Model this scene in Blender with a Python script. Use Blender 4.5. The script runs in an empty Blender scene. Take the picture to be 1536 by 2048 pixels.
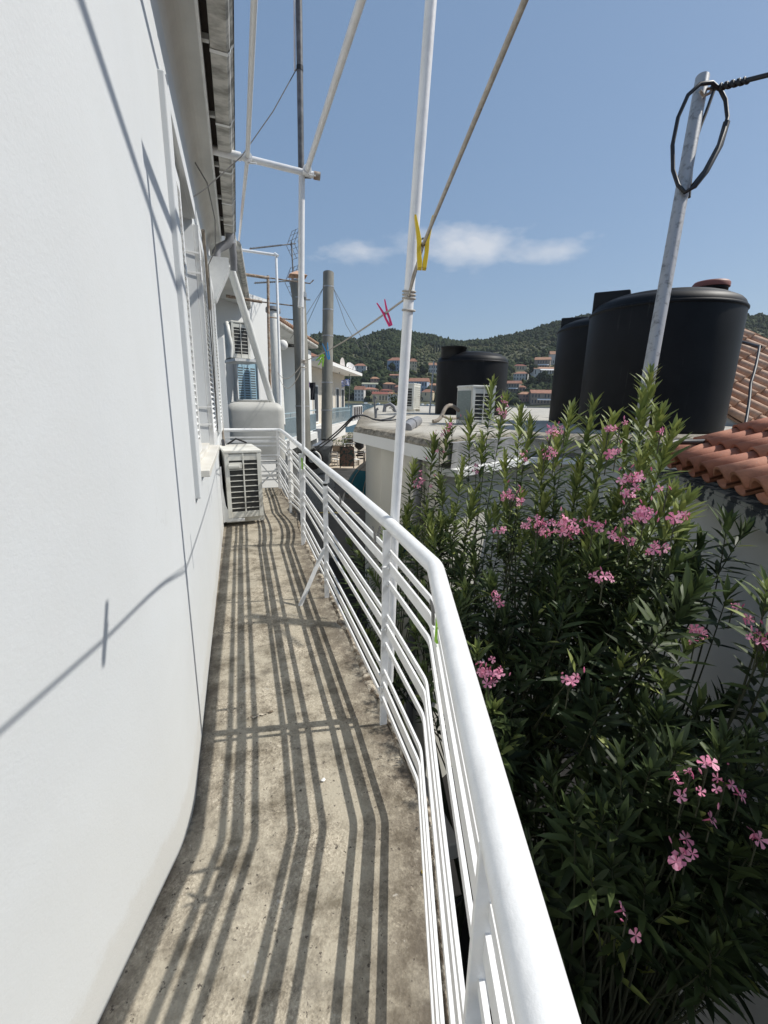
import bpy, math, random
import numpy as np
from mathutils import Vector, Matrix, noise as mnoise
random.seed(7); rng = np.random.default_rng(7)
C = bpy.context.scene.collection
SC = bpy.context.scene
R_ = math.radians

# ------------------------------------------------------------------ camera
F_PX, CX, CY, W, H = 887.0, 768.0, 1024.0, 1536, 2048
CAM = Vector((0, 0, 1.5))
def cam_axes(pitch, roll, yaw):
    p, r, y = R_(pitch), R_(roll), R_(yaw)
    fw = Vector((math.sin(y)*math.cos(p), math.cos(y)*math.cos(p), -math.sin(p)))
    rt = Vector((math.cos(y), -math.sin(y), 0)); up = rt.cross(fw)
    return math.cos(r)*rt+math.sin(r)*up, -math.sin(r)*rt+math.cos(r)*up, fw
RT, UP, FW = cam_axes(14.2, 1.0, 18.0)
cd = bpy.data.cameras.new('camera'); cam = bpy.data.objects.new('camera', cd); C.objects.link(cam)
cd.sensor_fit = 'HORIZONTAL'; cd.sensor_width = 36; cd.lens = 36*F_PX/W
cd.clip_start = 0.02; cd.clip_end = 6000
cam.matrix_world = Matrix(((RT.x, UP.x, -FW.x, CAM.x), (RT.y, UP.y, -FW.y, CAM.y), (RT.z, UP.z, -FW.z, CAM.z), (0, 0, 0, 1)))
SC.camera = cam

def ray(px, py): return RT*((px-CX)/F_PX) - UP*((py-CY)/F_PX) + FW
def at(px, py, d): return CAM + ray(px, py)*d                # measured depth -> world point
def onz(px, py, z):
    d = ray(px, py); return CAM + d*((z-CAM.z)/d.z)
def onx(px, py, x):
    d = ray(px, py); return CAM + d*((x-CAM.x)/d.x)
def ony(px, py, y):
    d = ray(px, py); return CAM + d*((y-CAM.y)/d.y)
CF = Vector((math.sin(R_(18)), math.cos(R_(18)), 0)); CR = Vector((math.cos(R_(18)), -math.sin(R_(18)), 0))
def cw(xc, d, z): return CF*d + CR*xc + Vector((0, 0, z))

# ------------------------------------------------------------------ materials
def new_mat(name):
    m = bpy.data.materials.new(name); m.use_nodes = True
    nt = m.node_tree; b = nt.nodes['Principled BSDF']
    return m, nt, b
def N(nt, t, **kw):
    n = nt.nodes.new(t)
    for k, v in kw.items():
        if k in n.inputs: n.inputs[k].default_value = v
        else: setattr(n, k, v)
    return n
def ramp(nt, fac, stops):
    r = nt.nodes.new('ShaderNodeValToRGB'); e = r.color_ramp.elements
    while len(e) < len(stops): e.new(0.5)
    for i, (p, c) in enumerate(stops):
        e[i].position = p; e[i].color = (*c, 1) if len(c) == 3 else c
    nt.links.new(fac, r.inputs[0]); return r.outputs[0]
def mixc(nt, fac, a, b, mode='MIX'):
    n = nt.nodes.new('ShaderNodeMix'); n.data_type = 'RGBA'; n.blend_type = mode
    for sock, v in ((n.inputs[0], fac), (n.inputs[6], a), (n.inputs[7], b)):
        if hasattr(v, 'is_output'): nt.links.new(v, sock)
        elif isinstance(v, (int, float)): sock.default_value = v
        else: sock.default_value = (*v, 1)
    return n.outputs[2]
def coords(nt, scale=(1, 1, 1)):
    t = nt.nodes.new('ShaderNodeTexCoord'); mp = nt.nodes.new('ShaderNodeMapping')
    mp.inputs['Scale'].default_value = scale
    nt.links.new(t.outputs['Object'], mp.inputs[0]); return mp.outputs[0]
def noise(nt, vec, scale, detail=4, rough=.55):
    n = N(nt, 'ShaderNodeTexNoise', Scale=scale, Detail=detail, Roughness=rough); nt.links.new(vec, n.inputs['Vector']); return n.outputs['Fac']
def bump(nt, b, h, strength=.3, dist=.01):
    n = N(nt, 'ShaderNodeBump', Strength=strength, Distance=dist); nt.links.new(h, n.inputs['Height']); nt.links.new(n.outputs[0], b.inputs['Normal'])

def mat(name, col, col2=None, rough=.6, metal=0, scale=6, bumps=.15, bscale=60, bdist=.003, stretch=(1, 1, 1), lo=.35, hi=.65):
    m, nt, b = new_mat(name); b.inputs['Roughness'].default_value = rough; b.inputs['Metallic'].default_value = metal
    v = coords(nt, stretch)
    if col2 is None: col2 = tuple(c*.85 for c in col)
    nt.links.new(ramp(nt, noise(nt, v, scale, 6, .6), [(lo, col2), (hi, col)]), b.inputs['Base Color'])
    if bumps: bump(nt, b, noise(nt, v, bscale, 3), bumps, bdist)
    return m

def mat_floor():
    m, nt, b = new_mat('worn_concrete'); b.inputs['Roughness'].default_value = .9
    v = coords(nt)
    big = noise(nt, v, 2.3, 6, .65); mid = noise(nt, v, 14, 5, .7)
    vo = N(nt, 'ShaderNodeTexVoronoi', Scale=120.0); nt.links.new(v, vo.inputs['Vector'])
    vo2 = N(nt, 'ShaderNodeTexVoronoi', Scale=240.0); nt.links.new(v, vo2.inputs['Vector'])
    smooth = (.385, .345, .27)
    peb = ramp(nt, vo.outputs['Color'], [(0, (.115, .09, .066)), (.4, (.33, .285, .21)), (.75, (.53, .465, .355)), (1, (.78, .70, .56))])
    peb2 = ramp(nt, vo2.outputs['Color'], [(0, (.095, .08, .062)), (.5, (.34, .30, .235)), (1, (.64, .57, .46))])
    c = mixc(nt, .5, peb, peb2)
    c = mixc(nt, ramp(nt, big, [(.40, (0, 0, 0)), (.60, (1, 1, 1))]), smooth, c)      # smooth patches vs exposed aggregate
    d = noise(nt, v, 5.5, 8, .75)
    stain = ramp(nt, d, [(.46, (1, 1, 1)), (.63, (.36, .34, .31))])
    c = mixc(nt, .95, c, stain, 'MULTIPLY')
    sp = noise(nt, v, 45, 3, .7)
    gr = noise(nt, v, 1.7, 9, .8); c = mixc(nt, ramp(nt, gr, [(.54, (0, 0, 0)), (.66, (.72, .72, .72))]), c, (.115, .10, .082))
    c = mixc(nt, ramp(nt, sp, [(.62, (0, 0, 0)), (.68, (1, 1, 1))]), c, (.075, .062, .05))
    # dirt that gathers along the outer edge and along the wall foot (stains with a shape of their own)
    at_ = nt.nodes.new('ShaderNodeAttribute'); at_.attribute_name = 'edge'
    ad = nt.nodes.new('ShaderNodeMath'); ad.operation = 'MULTIPLY'; nt.links.new(at_.outputs['Fac'], ad.inputs[0])
    nt.links.new(ramp(nt, noise(nt, v, 9, 7, .75), [(.36, (0, 0, 0)), (.56, (1, 1, 1))]), ad.inputs[1])
    c = mixc(nt, ad.outputs[0], c, (.085, .066, .048))
    pal = ramp(nt, noise(nt, v, 7.3, 4, .8), [(.66, (0, 0, 0)), (.70, (1, 1, 1))])
    c = mixc(nt, pal, c, (.44, .41, .36))
    nt.links.new(c, b.inputs['Base Color'])
    hh = mixc(nt, .5, vo.outputs['Distance'], mid)
    bump(nt, b, hh, .8, .004)
    return m

def math_mat(nt, op, a, b=None, c=None):
    n = nt.nodes.new('ShaderNodeMath'); n.operation = op
    for i, x in enumerate((a, b, c)):
        if x is None: continue
        if hasattr(x, 'is_output'): nt.links.new(x, n.inputs[i])
        else: n.inputs[i].default_value = x
    return n.outputs[0]
def mat_wall(name='white_plaster', col=(.635, .652, .655), foot=False):
    m, nt, b = new_mat(name); b.inputs['Roughness'].default_value = .85
    v = coords(nt)
    c = ramp(nt, noise(nt, v, .9, 5, .6), [(.3, tuple(x*.94 for x in col)), (.7, col)])
    v2 = coords(nt, (1, 1, .12))
    c = mixc(nt, ramp(nt, noise(nt, v2, 7, 6, .7), [(.68, (0, 0, 0)), (.84, (.18, .18, .18))]), c, (.55, .54, .50))
    nt.links.new(c, b.inputs['Base Color'])
    if foot:     # splash dirt above the balcony floor, a few hairline cracks, faint roller patches
        sp = nt.nodes.new('ShaderNodeSeparateXYZ'); nt.links.new(v, sp.inputs[0])
        z_ = ramp(nt, math_mat(nt, 'MULTIPLY_ADD', noise(nt, v, 10, 6, .75), -.22, sp.outputs[2]), [(0.0, (1, 1, 1)), (.05, (0, 0, 0))])
        c = mixc(nt, math_mat(nt, 'MULTIPLY', z_, .22), c, (.42, .37, .28))
        c = mixc(nt, ramp(nt, noise(nt, v, 3.2, 7, .75), [(.40, (.10, .10, .10)), (.62, (0, 0, 0))]), c, (.52, .51, .47))
        vo = N(nt, 'ShaderNodeTexVoronoi', Scale=.9); vo.feature = 'DISTANCE_TO_EDGE'
        wv = nt.nodes.new('ShaderNodeVectorMath'); wv.operation = 'MULTIPLY_ADD'; nz3 = N(nt, 'ShaderNodeTexNoise', Scale=5.0, Detail=6); nt.links.new(v, nz3.inputs['Vector'])
        nt.links.new(nz3.outputs['Color'], wv.inputs[0]); wv.inputs[1].default_value = (.35, .35, .35); nt.links.new(v, wv.inputs[2]); nt.links.new(wv.outputs[0], vo.inputs['Vector'])
        ck = math_mat(nt, 'MULTIPLY', ramp(nt, vo.outputs['Distance'], [(0, (1, 1, 1)), (.0022, (0, 0, 0))]), ramp(nt, noise(nt, v, 1.1, 3), [(.62, (0, 0, 0)), (.72, (.22, .22, .22))]))
        c = mixc(nt, ck, c, (.35, .33, .3)); nt.links.new(c, b.inputs['Base Color'])
    h = mixc(nt, .5, noise(nt, v, 110, 5, .65), noise(nt, v, 9, 3))
    bump(nt, b, h, .32, .004)
    return m

def mat_paint(name, col=(.82, .82, .81), rough=.35):
    m, nt, b = new_mat(name); b.inputs['Roughness'].default_value = rough
    v = coords(nt)
    c = ramp(nt, noise(nt, v, 11, 6, .7), [(.30, tuple(x*.88 for x in col)), (.55, col)])
    c = mixc(nt, ramp(nt, noise(nt, v, 38, 6, .8), [(.69, (0, 0, 0)), (.73, (.75, .75, .75))]), c, (.36, .27, .19))
    c = mixc(nt, ramp(nt, noise(nt, v, 6, 8, .8), [(.60, (0, 0, 0)), (.72, (.35, .35, .35))]), c, (.52, .48, .42))
    nt.links.new(c, b.inputs['Base Color'])
    bump(nt, b, mixc(nt, .5, noise(nt, v, 55, 5, .7), noise(nt, v, 17, 2, .5)), .42, .005)
    return m

def mat_roofconc():
    m, nt, b = new_mat('roof_concrete'); b.inputs['Roughness'].default_value = .95
    v = coords(nt)
    c = ramp(nt, noise(nt, v, 1.3, 8, .7), [(.32, (.30, .28, .24)), (.5, (.46, .43, .37)), (.7, (.55, .52, .45))])
    at_ = nt.nodes.new('ShaderNodeAttribute'); at_.attribute_name = 'edge'
    n2 = ramp(nt, noise(nt, v, 12, 6, .8), [(.42, (.10, .085, .06)), (.62, (.36, .32, .25))])
    c = mixc(nt, at_.outputs['Fac'], c, n2)
    nt.links.new(c, b.inputs['Base Color']); bump(nt, b, noise(nt, v, 22, 6, .75), .6, .02); return m

def mat_tile(name, a, b_, c_):
    m, nt, b = new_mat(name); b.inputs['Roughness'].default_value = .8
    v = coords(nt); at_ = nt.nodes.new('ShaderNodeAttribute'); at_.attribute_name = 'tint'
    t = ramp(nt, at_.outputs['Fac'], [(0, a), (.5, b_), (1, c_)])
    c = mixc(nt, ramp(nt, noise(nt, v, 16, 6, .7), [(.42, (0, 0, 0)), (.72, (.7, .7, .7))]), t, tuple(x*.62+.012 for x in a))
    c = mixc(nt, ramp(nt, noise(nt, v, 34, 6, .8), [(.62, (0, 0, 0)), (.70, (.55, .55, .55))]), c, (.38, .34, .28))
    nt.links.new(c, b.inputs['Base Color']); bump(nt, b, noise(nt, v, 70, 4), .25, .003); return m

def mat_tint(name, stops, rough=.7, spec=.3, transl=0.0, nscale=None):
    """colour picked per leaf / per tree from a stored attribute"""
    m, nt, b = new_mat(name); b.inputs['Roughness'].default_value = rough; b.inputs['Specular IOR Level'].default_value = spec
    at_ = nt.nodes.new('ShaderNodeAttribute'); at_.attribute_name = 'tint'
    c = ramp(nt, at_.outputs['Fac'], stops)
    if nscale:
        v = coords(nt); c = mixc(nt, ramp(nt, noise(nt, v, nscale, 5, .7), [(.35, (.45, .45, .45)), (.65, (1, 1, 1))]), (0, 0, 0), c)
    nt.links.new(c, b.inputs['Base Color'])
    if transl:
        tr = N(nt, 'ShaderNodeBsdfTranslucent'); nt.links.new(c, tr.inputs[0])
        mx = N(nt, 'ShaderNodeMixShader'); mx.inputs[0].default_value = transl
        out = nt.nodes['Material Output']
        nt.links.new(b.outputs[0], mx.inputs[1]); nt.links.new(tr.outputs[0], mx.inputs[2]); nt.links.new(mx.outputs[0], out.inputs[0])
    return m

M = dict(
 wall=mat_wall(foot=True), wall2=mat_wall('neighbour_plaster', (.74, .74, .72)), beige=mat_wall('beige_plaster', (.62, .56, .47)),
 soffit=mat('soffit_paint', (.72, .71, .67), rough=.8, scale=2, bumps=.1),
 paint=mat_paint('white_gloss_paint'), pvc=mat_paint('white_pvc', (.78, .78, .74), .45), frame=mat_paint('window_white', (.80, .80, .78), .4),
 floor=mat_floor(), mortar=mat('crumbling_mortar', (.50, .44, .35), (.15, .115, .08), rough=.95, scale=22, bumps=.8, bscale=60, bdist=.02, lo=.45, hi=.58),
 marble=mat('sill_marble', (.70, .68, .63), (.60, .57, .50), rough=.5, scale=3),
 gutter=mat('dirty_gutter', (.58, .56, .51), (.25, .24, .21), rough=.55, metal=0, scale=5, bumps=.2, stretch=(1, 2.2, 1), lo=.38, hi=.58),
 dark=mat('dark_gap', (.035, .026, .022), rough=.9), black=mat('black_plastic', (.012, .012, .013), (.006, .006, .007), rough=.55, scale=2, bumps=.06, bscale=25),
 greypvc=mat('grey_pvc', (.25, .25, .26), rough=.5), galv=mat('galvanised', (.42, .42, .42), (.18, .18, .17), rough=.5, metal=.35, scale=28, bumps=.2, lo=.30, hi=.48),
 mast=mat('mast_grey', (.20, .205, .21), (.10, .10, .10), rough=.5, metal=.2, scale=14),
 flue=mat('cement_flue', (.26, .25, .215), (.15, .145, .125), rough=.9, scale=3, stretch=(1, 1, .35)),
 steel=mat('dull_steel', (.42, .43, .43), (.25, .25, .25), rough=.4, metal=.7, scale=5),
 cable=mat('black_rubber', (.016, .016, .018), rough=.5), rope=mat('rope', (.46, .42, .37), (.34, .31, .27), rough=.9, scale=90, bumps=.5, bscale=300),
 brownpipe=mat('insulation', (.36, .31, .25), (.24, .2, .16), rough=.9, scale=12), rust=mat('rusty_paint', (.42, .38, .32), (.2, .11, .06), rough=.9, scale=22),
 acwhite=mat('ac_casing', (.70, .69, .63), (.50, .47, .40), rough=.5, scale=5, lo=.28, hi=.5), acgrey=mat('ac_fin', (.045, .045, .04), (.02, .02, .02), rough=.6, scale=30, stretch=(.2, .2, 6)),
 fins=mat('coil_fins', (.24, .28, .27), (.16, .2, .19), rough=.5, metal=.3, scale=10, stretch=(1, 1, 12)),
 tankwhite=mat('grey_tank', (.55, .54, .50), (.46, .45, .41), rough=.6, scale=3), redlid=mat('red_lid', (.26, .075, .05), rough=.55, scale=6),
 blue=mat('blue_shutter', (.33, .50, .60), rough=.55, scale=8), bluerail=mat('pale_blue_metal', (.36, .46, .50), rough=.5, scale=8),
 glass=mat('dark_glass', (.05, .06, .07), rough=.12, bumps=0), louvre=mat('louvre_dark', (.10, .10, .10), rough=.8),
 tile=mat_tile('terracotta_tile', (.35, .125, .07), (.44, .17, .095), (.53, .24, .145)), tile2=mat_tile('weathered_tile', (.48, .27, .17), (.56, .35, .235), (.64, .44, .31)),
 fascia=mat('peeling_fascia', (.42, .41, .37), (.045, .05, .055), rough=.8, scale=9, bumps=.5, bscale=30, lo=.50, hi=.54), shadewall=mat_wall('grey_white_wall', (.80, .79, .76)),
 flatwall=mat_wall('cream_wall', (.62, .60, .53)), roofc=mat_roofconc(), greyconc=mat('grey_render', (.34, .34, .34), (.22, .22, .22), rough=.95, scale=4, bumps=.6, bscale=20, bdist=.01),
 asphalt=mat('asphalt', (.15, .135, .115), (.10, .095, .085), rough=.95, scale=1.2, bumps=.4, bscale=70), ground=mat('alley_ground', (.02, .019, .018), (.012, .011, .010), rough=1, scale=2),
 stone=mat('stone_paving', (.62, .54, .43), (.42, .35, .27), rough=.9, scale=2.0, bumps=.5, bscale=5),
 teal=mat('teal_canvas', (.012, .115, .14), (.01, .095, .115), rough=.85, scale=4), sand=mat('beige_canvas', (.32, .28, .23), rough=.85, scale=4),
 yellow=mat('yellow_plastic', (.72, .50, .015), rough=.35, bumps=0), pink=mat('pink_plastic', (.80, .045, .20), rough=.35, bumps=0), bluep=mat('blue_plastic', (.02, .33, .72), rough=.35, bumps=0),
 green=mat('green_plastic', (.30, .62, .03), rough=.35, bumps=0), greyp=mat('weathered_wood', (.24, .235, .22), (.16, .155, .15), rough=.8, scale=30),
 darkcloth=mat('black_cloth', (.014, .014, .018), rough=.95), purple=mat('purple_cloth', (.10, .05, .20), rough=.95), flagblue=mat('flag_blue', (.05, .10, .42), rough=.8), flagwhite=mat('flag_white', (.78, .78, .80), rough=.8),
 bark=mat('stem_bark', (.10, .085, .05), (.06, .05, .032), rough=.9, scale=20), greenstem=mat('green_stem', (.04, .045, .02), rough=.7, scale=20),
 leaf=mat_tint('oleander_leaf', [(0, (.009, .015, .007)), (.3, (.045, .068, .027)), (.7, (.13, .175, .055)), (1, (.27, .31, .09))], rough=.5, spec=.28, transl=.2),  # darkest stop deepened to paint shade into the low leaves
 petal=mat_tint('pink_petal', [(0, (.66, .16, .30)), (1, (.88, .44, .56))], rough=.7, transl=.25),
 forest=mat_tint('forest_canopy', [(0, (.024, .036, .018)), (.5, (.05, .068, .032)), (.8, (.095, .11, .054)), (1, (.17, .165, .09))], rough=.95, spec=.05, nscale=.5),
 hill=mat('dry_hillside', (.135, .13, .068), (.06, .07, .036), rough=1, scale=.03, bumps=0), cypress=mat('cypress_leaf', (.022, .036, .018), (.012, .02, .01), rough=.95, scale=1.5),
 roofr=mat('far_orange_roof', (.36, .18, .115), (.26, .12, .08), rough=.9, scale=.5, bumps=0), roofd=mat('far_red_roof', (.26, .085, .06), (.2, .07, .05), rough=.9, scale=.5, bumps=0),
 roofo=mat('far_ochre_roof', (.40, .22, .13), (.3, .16, .1), rough=.9, scale=.5, bumps=0), roofg=mat('far_pale_roof', (.36, .36, .26), rough=.9, scale=.5, bumps=0),
 fwhite=mat('far_white', (.62, .60, .56), rough=.9, scale=.5, bumps=0), fcream=mat('far_cream', (.62, .52, .36), rough=.9, scale=.5, bumps=0), fblue=mat('far_blue_grey', (.38, .44, .52), rough=.9, scale=.5, bumps=0),
 fpink=mat('far_brick', (.36, .23, .19), rough=.9, scale=.5, bumps=0), fstone=mat('far_stone', (.30, .25, .20), rough=.9, scale=.5, bumps=0), fwin=mat('far_window', (.05, .055, .065), rough=.4, bumps=0),
 awnw=mat('white_awning', (.80, .79, .76), rough=.8, bumps=0), quay=mat('quay_stone', (.42, .36, .28), rough=.9, scale=1), board=mat('menu_picture', (.34, .20, .15), (.08, .12, .10), rough=.6, scale=5.5, lo=.45, hi=.55),
)
def mat_sea():
    m, nt, b = new_mat('sea_water'); b.inputs['Base Color'].default_value = (.035, .085, .10, 1); b.inputs['Roughness'].default_value = .25
    v = coords(nt, (1, 1, 1)); bump(nt, b, noise(nt, v, .8, 4), .5, .25); return m
def mat_tank():
    m, nt, b = new_mat('black_polyethylene'); b.inputs['Roughness'].default_value = .52; b.inputs['Specular IOR Level'].default_value = .2
    v = coords(nt); c = ramp(nt, noise(nt, v, 1.6, 6, .65), [(.35, (.004, .004, .0045)), (.7, (.011, .011, .012))])
    v2 = coords(nt, (1, 1, .06)); c = mixc(nt, ramp(nt, noise(nt, v2, 16, 5, .7), [(.62, (0, 0, 0)), (.80, (.30, .30, .30))]), c, (.16, .155, .14))
    nt.links.new(c, b.inputs['Base Color']); bump(nt, b, noise(nt, v, 40, 4), .08, .004); return m
M['sea'] = mat_sea(); M['tankblack'] = mat_tank(); M['black'].node_tree.nodes['Principled BSDF'].inputs['Specular IOR Level'].default_value = .28

# ------------------------------------------------------------------ mesh builder
class MB:
    def __init__(s): s.v = []; s.f = []; s.fm = []; s.tint = []; s.cur = 0; s.t = .5; s.sm = []
    def add(s, vs, fs, smooth=False):
        o = len(s.v); s.v += [tuple(v) for v in vs]; s.f += [tuple(o+i for i in f) for f in fs]
        s.fm += [s.cur]*len(fs); s.tint += [s.t]*len(vs); s.sm += [smooth]*len(fs); return s
    def box(s, a, b):
        (x0, y0, z0), (x1, y1, z1) = a, b
        vs = [(x0, y0, z0), (x1, y0, z0), (x1, y1, z0), (x0, y1, z0), (x0, y0, z1), (x1, y0, z1), (x1, y1, z1), (x0, y1, z1)]
        return s.add(vs, [(3, 2, 1, 0), (4, 5, 6, 7), (0, 1, 5, 4), (1, 2, 6, 5), (2, 3, 7, 6), (3, 0, 4, 7)])
    def obox(s, c, ax, ay, az, hx, hy, hz):
        c, ax, ay, az = map(Vector, (c, ax, ay, az)); vs = []
        for z in (-1, 1):
            for x, y in ((-1, -1), (1, -1), (1, 1), (-1, 1)): vs.append(c+ax*hx*x+ay*hy*y+az*hz*z)
        return s.add(vs, [(3, 2, 1, 0), (4, 5, 6, 7), (0, 1, 5, 4), (1, 2, 6, 5), (2, 3, 7, 6), (3, 0, 4, 7)])
    def bar(s, a, b, w, t, up=(0, 0, 1)):
        """flat bar from a to b: height w along up, thickness t"""
        a, b, up = Vector(a), Vector(b), Vector(up); d = (b-a); L = d.length; d.normalize()
        side = d.cross(up).normalized(); u = side.cross(d)
        return s.obox((a+b)/2, d, side, u, L/2, t/2, w/2)
    def tube(s, pts, r, n=12, cap=True, smooth=True):
        pts = [Vector(p) for p in pts]; rs = r if isinstance(r, (list, tuple)) else [r]*len(pts)
        vs = []; fs = []; ref = None
        for i, p in enumerate(pts):
            d = (pts[min(i+1, len(pts)-1)]-pts[max(i-1, 0)]).normalized()
            if ref is None: ref = d.orthogonal().normalized()
            ref = (ref-d*ref.dot(d)).normalized(); bi = d.cross(ref)
            for k in range(n):
                a = 2*math.pi*k/n; vs.append(p+(ref*math.cos(a)+bi*math.sin(a))*rs[i])
        for i in range(len(pts)-1):
            for k in range(n):
                k2 = (k+1) % n; fs.append((i*n+k, i*n+k2, (i+1)*n+k2, (i+1)*n+k))
        s.add(vs, fs, smooth)
        if cap:
            s.add(vs[:n], [tuple(range(n))[::-1]]); s.add(vs[-n:], [tuple(range(n))])
        return s
    def lathe(s, c, prof, n=40, smooth=True):
        c = Vector(c); vs = []; fs = []
        for r, z in prof:
            for k in range(n):
                a = 2*math.pi*k/n; vs.append(c+Vector((r*math.cos(a), r*math.sin(a), z)))
        for i in range(len(prof)-1):
            for k in range(n):
                k2 = (k+1) % n; fs.append((i*n+k, i*n+k2, (i+1)*n+k2, (i+1)*n+k))
        s.add(vs, fs, smooth); s.add(vs[-n:], [tuple(range(n))]); return s.add(vs[:n], [tuple(range(n))[::-1]])
    def prism(s, poly, z0, z1):
        n = len(poly); vs = [(p[0], p[1], z0) for p in poly]+[(p[0], p[1], z1) for p in poly]
        fs = [(i, (i+1) % n, n+(i+1) % n, n+i) for i in range(n)]+[tuple(range(n))[::-1], tuple(range(n, 2*n))]
        return s.add(vs, fs)
    def slab(s, poly3, thick, d=(0, 0, -1)):
        """polygon of 3-D points given thickness along d"""
        d = Vector(d)*thick; n = len(poly3); vs = [Vector(p) for p in poly3]; vs += [v+d for v in vs]
        fs = [(i, (i+1) % n, n+(i+1) % n, n+i) for i in range(n)]+[tuple(range(n)), tuple(range(n, 2*n))[::-1]]
        return s.add(vs, fs)
    def build(s, name, m, parent=None, bevel=0, attr=None):
        me = bpy.data.meshes.new(name); me.from_pydata(s.v, [], s.f)
        ms = m if isinstance(m, (list, tuple)) else [m]
        for x in ms: me.materials.append(x)
        if len(ms) > 1: me.polygons.foreach_set('material_index', s.fm)
        me.polygons.foreach_set('use_smooth', s.sm)
        a = me.attributes.new('tint', 'FLOAT', 'POINT'); a.data.foreach_set('value', s.tint)
        if attr:
            a = me.attributes.new('edge', 'FLOAT', 'POINT'); a.data.foreach_set('value', attr)
        me.validate(); me.update()
        import bmesh
        bm = bmesh.new(); bm.from_mesh(me); bmesh.ops.recalc_face_normals(bm, faces=bm.faces); bm.to_mesh(me); bm.free()
        o = bpy.data.objects.new(name, me); C.objects.link(o)
        if bevel:
            md = o.modifiers.new('bevel', 'BEVEL'); md.width = bevel; md.segments = 2; md.limit_method = 'ANGLE'; md.angle_limit = R_(50)
        if parent:
            o.parent = parent; o.matrix_parent_inverse = Matrix.Translation(-Vector(parent.location)) if parent.location.length else Matrix()
        return o
def tag(o, label=None, cat=None, group=None, kind=None):
    if label: o['label'] = label
    if cat: o['category'] = cat
    if group: o['group'] = group
    if kind: o['kind'] = kind
    return o
def thing(name, label, cat, loc=(0, 0, 0), group=None):
    o = bpy.data.objects.new(name, None); C.objects.link(o); o.location = loc; o.empty_display_size = .1
    return tag(o, label, cat, group)
def one(name, mb, m, label, cat, group=None, bevel=0): return tag(mb.build(name, m, None, bevel), label, cat, group)
def struct(name, mb, m, attr=None): return tag(mb.build(name, m, None, 0, attr), kind='structure')
def copy_tree(o, parent=None, label=None):
    c = o.copy(); C.objects.link(c)
    if parent: c.parent = parent
    if label: c['label'] = label
    for ch in o.children: copy_tree(ch, c)
    return c
def lerp(a, b, t): return Vector(a)*(1-t)+Vector(b)*t
def arc(p0, p1, p2, n=6):
    p0, p1, p2 = map(Vector, (p0, p1, p2))
    return [p0*(1-t)**2+p1*2*t*(1-t)+p2*t*t for t in [i/n for i in range(n+1)]]

# ------------------------------------------------------------------ world, sun
SUN = Vector((1, -.15, 1.21)).normalized()
w = bpy.data.worlds.new('World'); SC.world = w; w.use_nodes = True
nt = w.node_tree; bg = nt.nodes['Background']
sky = nt.nodes.new('ShaderNodeTexSky'); sky.sky_type = 'NISHITA'; sky.sun_disc = False
sky.sun_elevation = math.asin(SUN.z); sky.sun_rotation = math.atan2(SUN.x, SUN.y); sky.air_density = 1.15; sky.dust_density = 1.0; sky.ozone_density = 1.3; sky.altitude = 0
# thin fair-weather clouds low over the hills, placed by direction
tc = nt.nodes.new('ShaderNodeTexCoord'); sep = nt.nodes.new('ShaderNodeSeparateXYZ'); nt.links.new(tc.outputs['Generated'], sep.inputs[0])
def math_n(op, a, b=None):
    n = nt.nodes.new('ShaderNodeMath'); n.operation = op
    for i, v in enumerate((a, b)):
        if v is None: continue
        if hasattr(v, 'is_output'): nt.links.new(v, n.inputs[i])
        else: n.inputs[i].default_value = v
    return n.outputs[0]
azim = math_n('ARCTAN2', sep.outputs[0], sep.outputs[1]); elev = math_n('ARCSINE', sep.outputs[2])
comb = nt.nodes.new('ShaderNodeCombineXYZ'); nt.links.new(math_n('MULTIPLY', azim, 1.0), comb.inputs[0]); nt.links.new(math_n('MULTIPLY', elev, 2.2), comb.inputs[1])
nz = N(nt, 'ShaderNodeTexNoise', Scale=11.0, Detail=7, Roughness=.58); nt.links.new(comb.outputs[0], nz.inputs['Vector'])
tot = None
for px, py, sx, sy, k in ((722, 505, 80, 20, .75), (925, 492, 108, 42, 1.05), (1065, 503, 95, 27, .78), (1185, 470, 45, 14, .42), (640, 518, 60, 10, .4)):
    d = ray(px, py).normalized(); a0 = math.atan2(d.x, d.y); e0 = math.asin(d.z)
    d2 = ray(px+sx, py).normalized(); wa = abs(math.atan2(d2.x, d2.y)-a0); d3 = ray(px, py-sy).normalized(); we = abs(math.asin(d3.z)-e0)
    u = math_n('DIVIDE', math_n('SUBTRACT', azim, a0), wa); v_ = math_n('DIVIDE', math_n('SUBTRACT', elev, e0), we)
    q = math_n('ADD', math_n('MULTIPLY', u, u), math_n('MULTIPLY', v_, v_))
    g = math_n('MULTIPLY', math_n('POWER', 2.718, math_n('MULTIPLY', q, -.8)), k)
    tot = g if tot is None else math_n('MAXIMUM', tot, g)
cl = math_n('ADD', math_n('MULTIPLY', tot, .95), math_n('MULTIPLY', math_n('SUBTRACT', nz.outputs['Fac'], .5), 1.5))
cr = nt.nodes.new('ShaderNodeValToRGB'); cr.color_ramp.elements[0].position = .27; cr.color_ramp.elements[1].position = 1.0
cr.color_ramp.elements[1].color = (.72, .72, .72, 1); nt.links.new(cl, cr.inputs[0])
gate = math_n('MULTIPLY', cr.outputs[0], math_n('MINIMUM', math_n('MULTIPLY', tot, 3.0), 1.0))
mx = nt.nodes.new('ShaderNodeMix'); mx.data_type = 'RGBA'; nt.links.new(gate, mx.inputs[0]); 
hz_ = nt.nodes.new('ShaderNodeVectorMath'); hz_.operation = 'MULTIPLY_ADD'; nt.links.new(sky.outputs[0], hz_.inputs[0]); hz_.inputs[1].default_value = (.62, .62, .62); hz_.inputs[2].default_value = (1.40, 2.20, 3.45)
nt.links.new(hz_.outputs[0], mx.inputs[6]); mx.inputs[7].default_value = (9.2, 9.4, 9.8, 1)
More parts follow.
